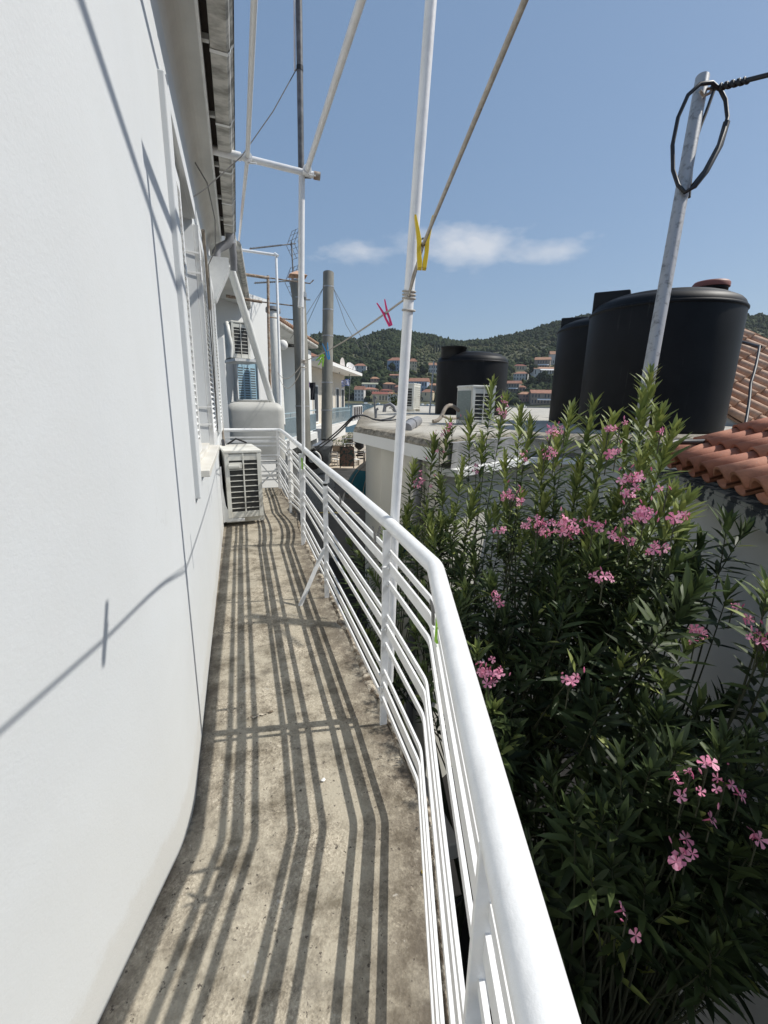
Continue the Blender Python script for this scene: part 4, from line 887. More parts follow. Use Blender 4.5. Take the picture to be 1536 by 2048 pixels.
def barrel_roof(name, parent, m, o, down, across, rows, courses, pitch, expo, r=None, over=1.12, tilt=.02, label=None, pans=True):
    """o: top corner, down: unit vector down-slope, across: unit vector along eave"""
    o, down, across = Vector(o), Vector(down).normalized(), Vector(across); across = (across-down*across.dot(down)).normalized(); nrm = across.cross(down)
    if nrm.z < 0: nrm = -nrm
    r = r or pitch*.36; mb = MB(); K = 10
    for i in range(rows):
        for j in range(courses):
            mb.t = random.random(); jx = random.uniform(-1, 1)*pitch*.02; c0 = o+across*(pitch*i+jx)+down*(expo*j); L_ = expo*over
            vs = []
            for s_, rr, lift in ((0, r*.86, 0), (L_, r*1.06, r*.16)):
                for thick in (0, 1):
                    for k in range(K+1):
                        a = math.pi*k/K; q = rr-(.016*r/.09)*thick*1.2; vs.append(c0+down*s_+across*(-math.cos(a)*q)+nrm*(math.sin(a)*q+lift))
            n = K+1; fs = [(k, k+1, 2*n+k+1, 2*n+k) for k in range(K)]+[(n+k+1, n+k, 3*n+k, 3*n+k+1) for k in range(K)]+[(2*n+k, 2*n+k+1, 3*n+k+1, 3*n+k) for k in range(K)]+[(k+1, k, n+k, n+k+1) for k in range(K)]
            mb.add(vs, fs, False)
            for q in range(len(fs)-4*K, len(fs)-2*K): mb.sm[len(mb.sm)-len(fs)+q-(len(fs)-4*K)] = True
            if pans:
                c1 = c0+across*pitch/2+down*expo*.12; vs = []
                for s_, lift in ((0, 0), (L_, r*.14)):
                    for thick in (0, 1):
                        for k in range(7):
                            a = math.pi*(k/6); q = r*.72; vs.append(c1+down*s_+across*(-math.cos(a)*q)+nrm*(-math.sin(a)*q*.55+r*.22+lift-thick*.014))
                fs = [(k, k+1, 14+k+1, 14+k) for k in range(6)]+[(7+k, 7+k+1, 21+k+1, 21+k) for k in range(6)]+[(14+k, 14+k+1, 21+k+1, 21+k) for k in range(6)]
                mb.add(vs, fs, True)
    return mb.build(name, m, parent)
dn = (NA_*.92+Vector((0, 0, -.40))).normalized()
barrel_roof('roof', na, M['tile2'], fa(-4.0, -.02, 3.93)-dn*3.2, dn, UA, 52, 8, .22, .40, pans=False)
mb = MB(); a, b_, c_, d_ = fa(-4, -.1, 3.87), fa(7.4, -.1, 3.87), fa(7.4, -3.3, 5.25), fa(-4, -3.3, 5.25); mb.slab([a, b_, c_, d_], .04); mb.build('roof_deck', M['tile2'], na)
# balcony slab, rail
mb = MB(); fbox(mb, -1.6, 6.8, -1.3, 0, -.32, -.02); mb.build('balcony_slab', M['wall2'], na)
br = MB(); fbox(br, -1.5, 6.7, -.06, -.02, .96, 1.0); 
for z in (.10, .80): fbox(br, -1.5, 6.7, -.05, -.03, z, z+.025)
s_ = -1.5
while s_ < 6.75:
    k = round((s_+1.5)/.14); fbox(br, s_-.011, s_+.011, -.051, -.029, .02 if k % 12 == 0 else .12, .97 if k % 12 == 0 else .80)
    if k % 12: 
        for zz in (.22, .70): fbox(br, s_-.03, s_+.03, -.047, -.033, zz, zz+.03)
    s_ += .14
br.build('balcony_rail', M['bluerail'], na)
# doors/windows
mb = MB(); fbox(mb, .0, 1.5, -1.31, -1.28, 0, 2.5); fbox(mb, 2.6, 3.6, -1.31, -1.28, 0, 2.4); mb.build('door', M['louvre'], na)
mb = MB(); fbox(mb, 4.6, 5.5, -1.31, -1.27, .0, 2.5); mb.build('door', M['bluerail'], na)
mb = MB(); fbox(mb, 6.0, 6.8, -.31, -.285, .3, 2.7); wn = mb.build('window', M['wall2'], na); mb = MB(); fbox(mb, 6.05, 6.4, -.30, -.275, .35, 2.65); mb.build('shutter', M['louvre'], wn)
mb = MB(); c0 = at(566, 690, 14.5); vs = []; mb.lathe(c0, [(.001, -.16), (.09, -.13), (.15, -.06), (.16, .02), (.12, .11), (.05, .155), (.001, .16)], 16); gl = mb.build('globe_lamp', M['awnw'], na); mb = MB(); mb.tube([c0, c0-NA_*.35], .05, 8); mb.build('lamp_arm', M['frame'], gl)
# ground floor piers and dark shop recess
for s_ in (-1.2, 1.4, 4.0, 6.6): mb = MB(); fbox(mb, s_, s_+.35, -.35, .0, ZG, -.34); mb.build('pier', M['wall2'], na)
# the small wing that faces us: AC, blue shutters
WD = (at(540, 760, 11.6)-at(452, 760, 10.2)); WD.z = 0; WL = WD.length; WD.normalize(); WN = Vector((WD.y, -WD.x, 0)); W0 = at(446, 760, 10.15); W0.z = 0
def wg(s, n, z): return W0+WD*s+WN*n+Vector((0, 0, z))
def wbox(mb, s0, s1, n0, n1, z0, z1): return mb.add([wg(s, n, z) for z in (z0, z1) for s, n in ((s0, n0), (s1, n0), (s1, n1), (s0, n1))], [(3, 2, 1, 0), (4, 5, 6, 7), (0, 1, 5, 4), (1, 2, 6, 5), (2, 3, 7, 6), (3, 0, 4, 7)])
wing = thing('house_wing', 'shaded white house wing with blue louvred shutters behind the off-white tank', 'house', wg(.6, -.5, ZG))
mb = MB(); wbox(mb, -.5, WL+.2, -2.5, 0, ZG, 3.9); mb.build('wall', M['wall2'], wing)
mb = MB(); mb.slab([onz(472, 486, 3.6), onz(497, 622, 3.6), onz(497, 622, 3.6)+Vector((-1.6, .5, 0)), onz(472, 486, 3.6)+Vector((-1.6, 0, 0))], .1, (0, 0, 1)); mb.build('eave', M['soffit'], wing); mb = MB(); mb.tube([onz(474, 490, 3.62), onz(499, 622, 3.62)], .06, 10); mb.build('gutter', M['gutter'], wing)
mb = MB(); wbox(mb, .40, 1.12, -.01, .045, 0.6, 2.3)
sh = mb.build('shutter', M['blue'], wing); mb = MB()
for k in range(3):
    for i in range(26): z = .72+i*.058; wbox(mb, .46+k*.22, .62+k*.22, .046, .052, z, z+.022)
mb.build('louvres', M['louvre'], sh)
mb = MB(); wbox(mb, .36, .40, -.01, .09, .5, 2.45); wbox(mb, 1.12, 1.17, -.01, .09, .5, 2.45); mb.build('window_trim', M['wall'], wing)
# upper AC on its shelf
a0 = at(484, 716, 8.9); ac_unit('air_conditioner', 'white air conditioner hanging high on a wall shelf above the blue shutters', a0, (1, .30, 0), .36, .50, .66, 2, 8, legs=.02)
mb = MB(); p = a0; mb.obox(p+Vector((0, .25, -.05)), (1, .3, 0), (-.3, 1, 0), (0, 0, 1), .26, .42, .025); one('shelf', mb, M['frame'], 'white wall shelf carrying the high air conditioner', 'shelf')
mb = MB(); q = a0+Vector((-.24, -.02, .62)); mb.tube([q+Vector((0, .3, .05)), q, q+Vector((.01, -.03, -.2)), q+Vector((.05, 0, -.42)), q+Vector((.03, 0, -.62))], .05, 10); one('wrapped_pipe', mb, M['pvc'], 'lumpy wrapped white pipe hanging left of the high air conditioner', 'pipe')

# second neighbour (beige, flag) --------------------------------------------------
UB = (cw(-1.9, 39, 0)-cw(-3.2, 25.5, 0)).normalized(); NB = Vector((UB.y, -UB.x, 0)); OB = cw(-3.2, 25.5, 0)
def fb(s, n, z): return OB+UB*s+NB*n+Vector((0, 0, z))
def bbox(mb, s0, s1, n0, n1, z0, z1): return mb.add([fb(s, n, z) for z in (z0, z1) for s, n in ((s0, n0), (s1, n0), (s1, n1), (s0, n1))], [(3, 2, 1, 0), (4, 5, 6, 7), (0, 1, 5, 4), (1, 2, 6, 5), (2, 3, 7, 6), (3, 0, 4, 7)])
nb = thing('beige_house', 'beige two-storey house with red roof, columns and a white balcony by the sea', 'house', fb(6, -3, ZG))
mb = MB(); bbox(mb, -2, 11.2, -8, -1.2, -.75, 3.3); bbox(mb, -2, 11.2, -8, -3.6, ZG, -.76); mb.build('wall', M['beige'], nb)
mb = MB(); bbox(mb, -2.2, 12.0, -8.3, .1, 3.32, 3.52); mb.build('eave', M['awnw'], nb)
mb = MB(); A = [fb(-2.2, .1, 3.54), fb(12.0, .1, 3.54), fb(12.0, -8.3, 3.54), fb(-2.2, -8.3, 3.54), fb(2, -4.1, 5.1), fb(8, -4.1, 5.1)]; mb.add(A, [(0, 1, 5, 4), (2, 3, 4, 5), (1, 2, 5), (3, 0, 4), (3, 2, 1, 0)]); mb.build('roof', M['roofr'], nb)
mb = MB(); bbox(mb, 4, 10.6, -1.2, .35, -.25, 0); bbox(mb, -2, 4, -1.2, .2, -.75, -.02); mb.build('balcony_slab', M['awnw'], nb)
for k in range(5): s_ = 6.4+k*1.02; b = MB(); bbox(b, s_, s_+.12, .22, .34, 0, 1.0); b.build('balcony_post', M['awnw'], nb)
b = MB(); bbox(b, 6.4, 10.6, .24, .32, 1.0, 1.07); b.build('balcony_coping', M['awnw'], nb)
b = MB(); bbox(b, 6.5, 10.5, .265, .295, .12, .92); b.build('balcony_screen', M['dark'], nb)
b = MB(); bbox(b, -1.8, 6.2, .12, .15, .95, 1.0); bbox(b, -1.8, 6.2, .12, .15, .1, .13); bbox(b, -1.8, 6.2, .12, .15, .75, .78)
for k in range(40): bbox(b, -1.8+k*.2, -1.77+k*.2, .12, .15, .1, .95)
b.build('balcony_rail', M['bluerail'], nb)
for k, s_ in enumerate((-1, 1.2, 3.4, 5.4, 7.6, 9.6)):
    b = MB(); bbox(b, s_, s_+1.1, -1.21, -1.15, .05, 2.3); wnd = b.build('window', M['awnw'], nb); b = MB(); bbox(b, s_+.12, s_+.98, -1.2, -1.14, .15, 2.2); b.build('pane', M['fwin'], wnd)
for s_ in (-1.8, .6, 3, 5.4, 7.8, 10.2): b = MB(); bbox(b, s_, s_+.3, -3.1, -2.8, ZG, -.76); b.build('column', M['awnw'], nb)
b = MB(); bbox(b, -2, 11, -3.59, -3.5, ZG, -1.0); b.build('shop_front', M['fwin'], nb)
# dishes
def dish(px, py, d, r, label, facing):
    c = at(px, py, d); t = thing('satellite_dish', label, 'satellite dish', c, 'satellite dishes'); f_ = Vector(facing).normalized(); a = f_.orthogonal().normalized(); b_ = f_.cross(a); b = MB(); vs = [c-f_*r*.25]; 
    for ring in (.5, 1):
        for k in range(18): an = 2*math.pi*k/18; vs.append(c+(a*math.cos(an)+b_*math.sin(an))*r*ring-f_*r*.25*(1-ring**2))
    fs = [(0, 1+k, 1+(k+1) % 18) for k in range(18)]+[(1+k, 19+k, 19+(k+1) % 18, 1+(k+1) % 18) for k in range(18)]; b.add(vs, fs, True); b.build('reflector', M['awnw'], t)
    b = MB(); b.tube([c-f_*r*.2, c-f_*r*.5-Vector((0, 0, r*1.2))], r*.07, 6); b.build('mount', M['steel'], t); b = MB(); b.tube([c-Vector((0, 0, r*.9)), c+f_*r*.9-Vector((0, 0, r*.2))], r*.04, 6); b.build('feed_arm', M['steel'], t)
dish(702, 735, 33, .42, 'round white satellite dish facing us on the beige house roof', -CF*.7+CR*.7+Vector((0, 0, .5))); dish(685, 730, 31, .5, 'white satellite dish seen edge-on left of the round one', -CF*.25+CR*1.0)
# flag
fl = thing('greek_flag', 'blue and white striped flag on a slanted pole at the beige house balcony', 'flag', at(700, 800, 30)); b = MB(); b.tube([at(697, 815, 30), at(701, 752, 29.5)], .025, 6); b.build('flagpole', M['steel'], fl)
b = MB(); gx, gy = 18, 9; tl = at(700, 757, 29.5); wv = []
for j in range(gy+1):
    for i in range(gx+1):
        x = i/gx; y = j/gy; wv.append(tl-RT*x*.56-Vector((0, 0, 1))*(y*.42+x*.12+.03*math.sin(x*9))+CF*.06*math.sin(x*10+y*2))
fs = []; fm = []
for j in range(gy):
    for i in range(gx):
        fs.append((j*(gx+1)+i, j*(gx+1)+i+1, (j+1)*(gx+1)+i+1, (j+1)*(gx+1)+i)); cant = i < 8 and j < 5
        fm.append((1 if (i in (3, 4) or j == 2) else 0) if cant else (0 if j % 2 == 0 else 1))
b.add(wv, fs, True); b.fm = fm; b.build('cloth', [M['flagblue'], M['flagwhite']], fl)
# laundry
def cloth(px0, py0, px1, py1, d, m, name, label, cut=.35):
    b = MB(); vs = []; fs = []; n = 8
    for j in range(n+1):
        for i in range(n+1):
            x = i/n; y = j/n; wdt = 1 if y < cut else .72; p = at(px0+(px1-px0)*(.5+(x-.5)*wdt), py0+(py1-py0)*y, d+.05*math.sin(x*7+y*3)); vs.append(p)
    fs = [(j*(n+1)+i, j*(n+1)+i+1, (j+1)*(n+1)+i+1, (j+1)*(n+1)+i) for j in range(n) for i in range(n)]; b.add(vs, fs, True); return one(name, b, M[m], label, 'laundry', 'laundry on the neighbour balcony')
cloth(619, 765, 631, 800, 17.5, 'darkcloth', 'hanging_shirt', 'black shirt hanging on the neighbour wall'); cloth(614, 763, 619, 806, 17.3, 'purple', 'hanging_towel', 'narrow purple cloth hanging left of the black shirt')

# ------------------------------------------------------------------ flues, blower, aerials
fl1 = thing('kitchen_flue', 'tall cement flue with a pyramid cap behind the far upright', 'flue', at(608, 905, 9.6), 'cement flues')
b = MB(); b.tube([at(608, 905, 9.6), at(603, 720, 9.6), at(598, 600, 9.6)], [.15, .148, .145], 22); b.tube([at(598, 600, 9.6), at(595, 566, 9.6)], [.145, .165], 22); b.build('pipe', M['flue'], fl1)
ct = at(594, 541, 9.6); cb = at(595, 553, 9.6); b = MB(); b.add([cb+Vector((x*.19, y*.19, 0)) for x, y in ((-1, -1), (1, -1), (1, 1), (-1, 1))]+[ct+Vector((0, 0, .0))], [(0, 1, 4), (1, 2, 4), (2, 3, 4), (3, 0, 4), (3, 2, 1, 0)]); 
for x, y in ((-1, -1), (1, -1), (1, 1), (-1, 1)): b.tube([cb+Vector((x*.11, y*.11, 0)), cb+Vector((x*.11, y*.11, -.16))], .012, 6)
b.build('rain_cap', M['tile2'], fl1)
for py in (597, 812):
    c = at(600 if py < 700 else 605, py, 9.6); b = MB(); b.tube([c-Vector((0, 0, .012)), c+Vector((0, 0, .012))], .158, 22); b.build('strap', M['galv'], fl1)
fl2 = thing('kitchen_flue', 'straight grey flue with open top and steel straps left of the hills', 'flue', at(654, 895, 10.5), 'cement flues')
b = MB(); top = at(657, 546, 10.5); bt = at(653, 880, 10.5); b.tube([bt, top], .128, 22, False); b.tube([top-Vector((0, 0, .6)), top+Vector((0, 0, .002))], .115, 22, False); b.build('pipe', M['flue'], fl2)
for py in (574, 620, 672, 765, 820):
    c = at(657-(py-546)*.012, py, 10.5); b = MB(); b.tube([c-Vector((0, 0, .014)), c+Vector((0, 0, .014))], .136, 22); b.build('strap', M['galv'], fl2)
for dx, dy, z in ((.9, .6, -1.2), (1.1, .2, -1.35), (-.75, .3, -1.3), (-.95, -.2, -1.2)):
    c = at(657, 576, 10.5); b = MB(); b.tube([c+Vector((.12 if dx > 0 else -.12, 0, 0)), c+Vector((dx*.62, dy, z*.6+.03)), c+Vector((dx, dy, z))], .006, 5); b.build('guy_wire', M['greyp'], fl2)
bl = thing('extractor_fan', 'big grey sheet-metal extractor fan housing at the foot of the flue', 'extractor fan', at(640, 920, 10.4)); c = at(632, 916, 10.3)
b = MB(); n = 26; ax = RT.copy(); ax.z = 0; ax.normalize(); ay = CF.copy(); pr = []
for k in range(n+1): a = R_(95+k*255/n); r = .30+.08*k/n; pr.append(c+ax*math.cos(a)*-r+Vector((0, 0, math.sin(a)*r)))
pr += [c+ax*.38+Vector((0, 0, .30)), c+ax*.0+Vector((0, 0, .30))]
vs = [p-ay*.22 for p in pr]+[p+ay*.22 for p in pr]; m_ = len(pr); b.add(vs, [tuple(range(m_)), tuple(range(m_, 2*m_))[::-1]]+[(i, (i+1) % m_, m_+(i+1) % m_, m_+i) for i in range(m_)]); b.build('housing', M['steel'], bl)
b = MB(); cc = c-ay*.225-ax*.05; b.tube([cc-ay*.03, cc+ay*.01], .24, 26); b.build('inlet', M['dark'], bl); b = MB(); b.tube([cc-ay*.05, cc-ay*.028], .075, 18); b.build('hub', M['steel'], bl)
b = MB(); 
for k in range(14): a = -.3+k*.11; b.tube([cc-ay*.032+ax*math.cos(a)*.19+Vector((0, 0, math.sin(a)*.19)), cc-ay*.032+ax*math.cos(a+.12)*.19+Vector((0, 0, math.sin(a+.12)*.19))], .028, 6)
b.build('inlet_ring', M['awnw'], bl)
b = MB(); q = c+ax*.16+Vector((0, 0, .3)); vs = [q+ax*x*.22+ay*y*.22 for x, y in ((-1, -1), (1, -1), (1, 1), (-1, 1))]+[bt+ax*x*.11+ay*y*.11 for x, y in ((-1, -1), (1, -1), (1, 1), (-1, 1))]; b.add(vs, [(0, 1, 5, 4), (1, 2, 6, 5), (2, 3, 7, 6), (3, 0, 4, 7)]); b.build('transition', M['steel'], bl)
b = MB(); b.box((c.x-.4, c.y-.4, c.z-1.2), (c.x+.35, c.y+.35, c.z-.36)); b.build('plinth', M['galv'], bl)
b = MB(); w0 = at(618, 902, 9.2); w1 = at(700, 838, 6.9); 
for o_, e_, sg_ in ((Vector((0, 0, 0)), onz(800, 838, 1.185), .10), (Vector((.02, 0, -.05)), onz(790, 832, 1.185), .16)):
    b.tube(arc(w0+o_, lerp(w0, w1, .55)-Vector((0, 0, sg_)), w1+o_*.5, 10)+arc(w1+o_*.5, w1+(w1-w0)*.12+Vector((.05, .1, .04)), onz(745, 838, 1.19), 6)[1:]+arc(onz(745, 838, 1.19), onz(765, 845, 1.185), e_, 6)[1:], .013, 7)
one('power_cable', b, M['cable'], 'pair of black cables strung from the fan up onto the flat roof', 'cable')

def yagi(base, L_, dirx, label, d):
    t = thing('tv_aerial', label, 'aerial', base, 'television aerials'); dirx = Vector(dirx).normalized(); side = dirx.cross(Vector((0, 0, 1))).normalized(); U = Vector((0, 0, 1))
    b = MB(); b.tube([base-dirx*.12, base+dirx*L_], .014, 6); b.build('boom', M['mast'], t)
    b = MB()
    for k in range(12): p = base+dirx*(.32+k*(L_-.34)/11); l_ = .085-.002*k; b.tube([p-side*l_, p+side*l_], .006, 5); b.tube([p-U*.02, p+U*.02], .012, 5)
    b.build('elements', M['mast'], t)
    b = MB()
    for s_ in (-1, 1):
        for k in range(4):
            st = base-dirx*.02+side*(-.24+.16*k); b.tube([st, st+U*s_*.32+dirx*(-.18)], .007, 5)
        for z in (.10, .22, .31): b.tube([base-side*.24+U*s_*z-dirx*(.02+.56*z), base+side*.24+U*s_*z-dirx*(.02+.56*z)], .005, 5)
    b.build('reflector', M['mast'], t); return t
ya = at(583, 488, 10.6); y1 = yagi(ya, 1.15, at(495, 498, 9.9)-ya, 'upper television aerial on a thin mast above the flue cap', 10); b = MB(); b.tube([ya+Vector((0, 0, .05)), at(591, 640, 10.6)], .018, 8); b.build('mast', M['mast'], y1)
yb = at(580, 562, 10.4); y2 = yagi(yb, .95, at(508, 566, 9.8)-yb, 'lower television aerial beside the flue cap', 10); b = MB(); b.tube([yb, at(590, 566, 10.6)], .014, 8); b.build('bracket', M['mast'], y2)

# ------------------------------------------------------------------ flat-roofed building on the right
ZR = 1.15
def R2(px, py): p = onz(px, py, ZR); return Vector((p.x, p.y, 0))
A_, B_, C_, D_ = R2(707, 852), R2(880, 883), R2(1050, 868), R2(1290, 874)
fr = [A_, lerp(A_, B_, .5)+Vector((.02, 0, 0)), B_, C_, D_]
Ep = D_+Vector((7, -1.0, 0)); FR = [A_+Vector((.9, 3.2, 0)), A_+Vector((2.6, 9, 0)), A_+Vector((7, 22, 0)), Vector((24, 24, 0)), Vector((14, 5, 0)), Ep]
poly = fr+FR[::-1]
bld = thing('flat_roof_building', 'cream flat-roofed building with rough concrete roof carrying water tanks', 'building', (3, 5, ZG))
def inset(poly, d):
    out = []; n = len(poly); cen = sum(poly, Vector())/n
    for i in range(n):
        a, b, c = poly[i-1], poly[i], poly[(i+1) % n]; n1 = Vector(((b-a).y, -(b-a).x, 0)).normalized(); n2_ = Vector(((c-b).y, -(c-b).x, 0)).normalized(); v = (n1+n2_); v = v/max(.3, v.dot(n1)); out.append(b-v*d)
    return out
area = sum(poly[i].x*poly[(i+1) % len(poly)].y-poly[(i+1) % len(poly)].x*poly[i].y for i in range(len(poly)))
sg = 1 if area > 0 else -1
wp = inset(poly, .16*sg); wp[0] = wp[0]+Vector((.0, -.75, 0))
mb = MB(); mb.prism([p[:2] for p in wp], ZG, ZR-.20); mb.build('wall', M['flatwall'], bld)
# slab with a rough, broken upper rim
rim = []
for i in range(len(poly)):
    a, b = poly[i], poly[(i+1) % len(poly)]; k = max(1, int((b-a).length/.09)) if i in (0, 1, 2, 3) else 6
    rim += [lerp(a, b, j/k) for j in range(k)]
ni = len(rim); rin = []; 
cen = Vector((5, 9, 0))
vs = []; ed = []
for p in rim:
    nv_ = mnoise.noise(Vector((p.x*3, p.y*3, 1))); nv2 = mnoise.noise(Vector((p.x*14, p.y*14, 2)))
    ins = (cen-p).normalized(); vs += [p+Vector((0, 0, ZR-.2)), p+Vector((0, 0, ZR-.055+.03*nv2+.02*nv_)), p+ins*(.05+.03*nv2)+Vector((0, 0, ZR-.01+.02*nv2)), p+ins*(.28+.1*nv_)+Vector((0, 0, ZR+.02*nv_)), p+ins*(.62+.25*nv_)+Vector((0, 0, ZR+.004))]
    ed += [0, .75, 1, .75, 0]
fs = []
for i in range(ni):
    j = (i+1) % ni
    for k in range(4): fs.append((i*5+k, j*5+k, j*5+k+1, i*5+k+1))
fs.append(tuple(i*5+4 for i in range(ni))); fs.append(tuple(i*5 for i in range(ni))[::-1])
mb = MB(); mb.add(vs, fs); mb.build('roof_slab', M['roofc'], bld, 0, ed)
mb = MB()
for p, q in zip(fr, fr[1:3]):
    d = (q-p).normalized(); nn = Vector((d.y, -d.x, 0)); nn = nn if (nn.dot(cen-p) < 0) else -nn
    mb.add([p+nn*.006+Vector((0, 0, ZR-.205)), q+nn*.006+Vector((0, 0, ZR-.205)), q+nn*.006+Vector((0, 0, ZR-.075)), p+nn*.006+Vector((0, 0, ZR-.075))], [(0, 1, 2, 3)])
mb.build('slab_edge', M['wall2'], bld)
mb = MB(); o0, o1, o2 = B_+(C_-B_)*.1, C_, D_+Vector((3, -.4, 0))
for p, q in ((o0, o1), (o1, o2)):
    d = (q-p).normalized(); nn = Vector((d.y, -d.x, 0)); k = 14
    for a in range(k):
        t0, t1 = a/k, (a+1)/k; P_ = [lerp(p, q, t) for t in (t0, t1)]; w_ = [.03+.03*mnoise.noise(x*4) for x in P_]
        v = [P_[0]+nn*w_[0]+Vector((0, 0, ZR-.02)), P_[1]+nn*w_[1]+Vector((0, 0, ZR-.02)), P_[1]+nn*(w_[1]*.6-.0)+Vector((0, 0, ZR-.26)), P_[0]+nn*(w_[0]*.6)+Vector((0, 0, ZR-.26)), P_[1]-nn*.1+Vector((0, 0, ZR-.015)), P_[0]-nn*.1+Vector((0, 0, ZR-.015))]
        mb.add(v, [(0, 1, 2, 3), (0, 1, 4, 5)])
mb.build('broken_rim', M['greyconc'], bld)
mb = MB()
for p, q in ((o0, o1), (o1, o2)):
    d = (q-p).normalized(); nn = Vector((d.y, -d.x, 0)); mb.slab([p+nn*.10+Vector((0, 0, ZR-.26)), q+nn*.10+Vector((0, 0, ZR-.26)), q-nn*.2+Vector((0, 0, ZR-.26)), p-nn*.2+Vector((0, 0, ZR-.26))], .07)
mb.build('ledge', M['wall2'], bld)
# raised grey plinth under the big tank
mb = MB(); dp_ = at(815, 905, 4.0); wpa = wp[1]; wpb = wp[2]; t_ = .64; q = lerp(wp[0], wp[2], .74); nn = Vector(((wp[2]-wp[0]).y, -(wp[2]-wp[0]).x, 0)).normalized(); nn = nn if nn.x < 0 else -nn
q = q+nn*.05; mb.tube([q+Vector((0, 0, ZR-.21)), q+Vector((0, 0, ZG))], .045, 12); mb.build('downpipe', M['greypvc'], bld)
mb = MB(); mb.tube([onz(835, 842, ZR+.06), onz(822, 849, ZR+.05), onz(812, 858, ZR+.02)], .07, 14); mb.tube([onz(826, 847, ZR+.052), onz(822, 849, ZR+.05)], .078, 14); mb.build('outlet_pipe', M['greypvc'], bld)

def tank(name, label, c, r, h, dome, lid, lidmat, neck=.22, off=(0, 0), box=False, nk_h=.2):
    t = thing(name, label, 'water tank', c, 'water tanks'); b = MB(); n = 10
    pr = [(r*.995, 0), (r, .05), (r, h*.5), (r*.998, h-dome*.6)]+[(r*.998-(r*.30)*(1-math.cos(a))*.55, h-dome*.6+dome*.45*math.sin(a)) for a in [math.pi/2*i/5 for i in range(1, 6)]]
    r2, z2 = pr[-1]; pr += [(r2*math.cos(a), z2+(h+dome*.15-z2)*math.sin(a)) for a in [math.pi/2*i/6 for i in range(1, 6)]]+[(.02, h+dome*.15)]
    b.lathe(c, pr, 64); b.build('body', M['tankblack'], t)
    for k in range(1):
        b = MB(); b.lathe(Vector(c)+Vector((0, 0, h-dome*.62)), [(r*1.0, 0), (r*1.012, .012), (r*1.012, .03), (r*1.0, .045)], 64); b.build('rim_band', M['tankblack'], t)
    lc = Vector(c)+Vector((off[0], off[1], h-dome*.35))
    b = MB(); b.lathe(lc, [(neck, 0), (neck, dome*.35+nk_h), (neck*1.06, dome*.35+nk_h), (neck*1.06, dome*.35+nk_h+.04)], 30); nk = b.build('neck', M['black'], t)
    if lid:
        b = MB(); b.lathe(lc+Vector((0, 0, dome*.35+nk_h+.045)), [(neck*1.15, 0), (neck*1.15, .045), (neck*1.05, .07), (neck*.2, .095), (.02, .097)], 30); b.build('lid', M[lidmat], t)
    if box:
        b = MB(); vd = Vector((c[0], c[1], 0)).normalized(); vr = Vector((vd.y, -vd.x, 0)); p = Vector(c)-vr*(r*.70)-vd*.05+Vector((0, 0, box-ZR-.25)); b.obox(p, vr, vd, (0, 0, 1), .22, .26, .24); b.build('step_block', M['black'], t, .02)
    return t
def hdp(az, hd, z): return Vector((hd*math.sin(R_(az)), hd*math.cos(R_(az)), z))
tank('water_tank', 'large black plastic water tank with red lid behind the grey pole', hdp(47.9, 7.4, ZR+.02), .90, 1.69, .34, True, 'redlid', .185, (.56, -.16), box=2.95, nk_h=.10)
tank('water_tank', 'second black tank half hidden behind the largest one', hdp(43.7, 9.1, ZR+.01), .94, 1.72, .3, False, 'black', .2, (.1, .1), box=2.93, nk_h=.0)
tank('water_tank', 'smaller-looking black tank with open neck farther back on the flat roof', hdp(47.1-.0, 12.6, ZR+.01) if False else hdp(18+10.4, 12.6, ZR+.01), .93, 1.54, .40, False, 'black', .32, (-.62, -.12), nk_h=.10)
# roof equipment
a1 = onz(972, 851, ZR+.03); t = ac_unit('air_conditioner', 'white air conditioner with finned side on the roof before the smaller-looking tank', at(964, 850, 6.7), (1, -.02, 0), .38, .52, .55, 2, 7, legs=.04)
mb = MB(); cA1 = at(964, 850, 6.7); ax = Vector((1, -.02, 0)).normalized(); ay = Vector((0, 0, 1)).cross(ax); mb.obox(cA1+Vector((0, 0, .28))-ax*.195+ay*.26, ay, ax, (0, 0, 1), .22, .004, .22); o = mb.build('side_coil', M['fins'], t)
ac_unit('air_conditioner', 'white air conditioner at the back left corner of the flat roof by the pole', at(812, 819, 10.4), (.8, -.6, 0), .36, .60, .57, 2, 7, legs=.05)
mb = MB(); h0 = at(918, 822, 6.75); hh = arc(h0, at(896, 798, 6.65), at(886, 826, 6.5), 14)+arc(at(885, 828, 6.5), at(880, 842, 6.45), at(866, 843, 6.4), 10); mb.tube(hh, [.026+.004*(i % 2) for i in range(len(hh))], 10); mb.tube([h0-Vector((0, 0, .1)), at(900, 838, 6.3), at(885, 832, 6.2)], .018, 8); one('corrugated_hose', mb, M['brownpipe'], 'arched grey-brown hose from the roof air conditioner to the slab', 'hose')
mb = MB(); mb.tube([at(859, 829, 11.6), at(862, 790, 11.6), at(868, 722, 11.6)], .022, 8); one('metal_rod', mb, M['galv'], 'thin grey rod standing on the roof left of the smaller-looking tank', 'rod')
mb = MB(); mb.tube([at(751, 838, 8.5), at(749, 800, 8.5), at(749, 796, 8.5), at(751, 794, 8.5), at(753, 797, 8.5)], .018, 8); mb.tube([at(752, 838, 8.5), at(753, 818, 8.5), at(755, 816, 8.5), at(756, 820, 8.5)], .018, 8); one('hooked_rod', mb, M['mast'], 'black hooked iron rod at the left corner of the flat roof', 'rod')
mb = MB(); k0 = at(785, 806, 13); mb.tube([at(768, 826, 13), at(770, 812, 13), at(780, 808, 13), at(788, 814, 13), at(792, 826, 13)], .055, 10); one('vent_hood', mb, M['greypvc'], 'curved grey vent hood near the left roof corner', 'vent')
b = MB()
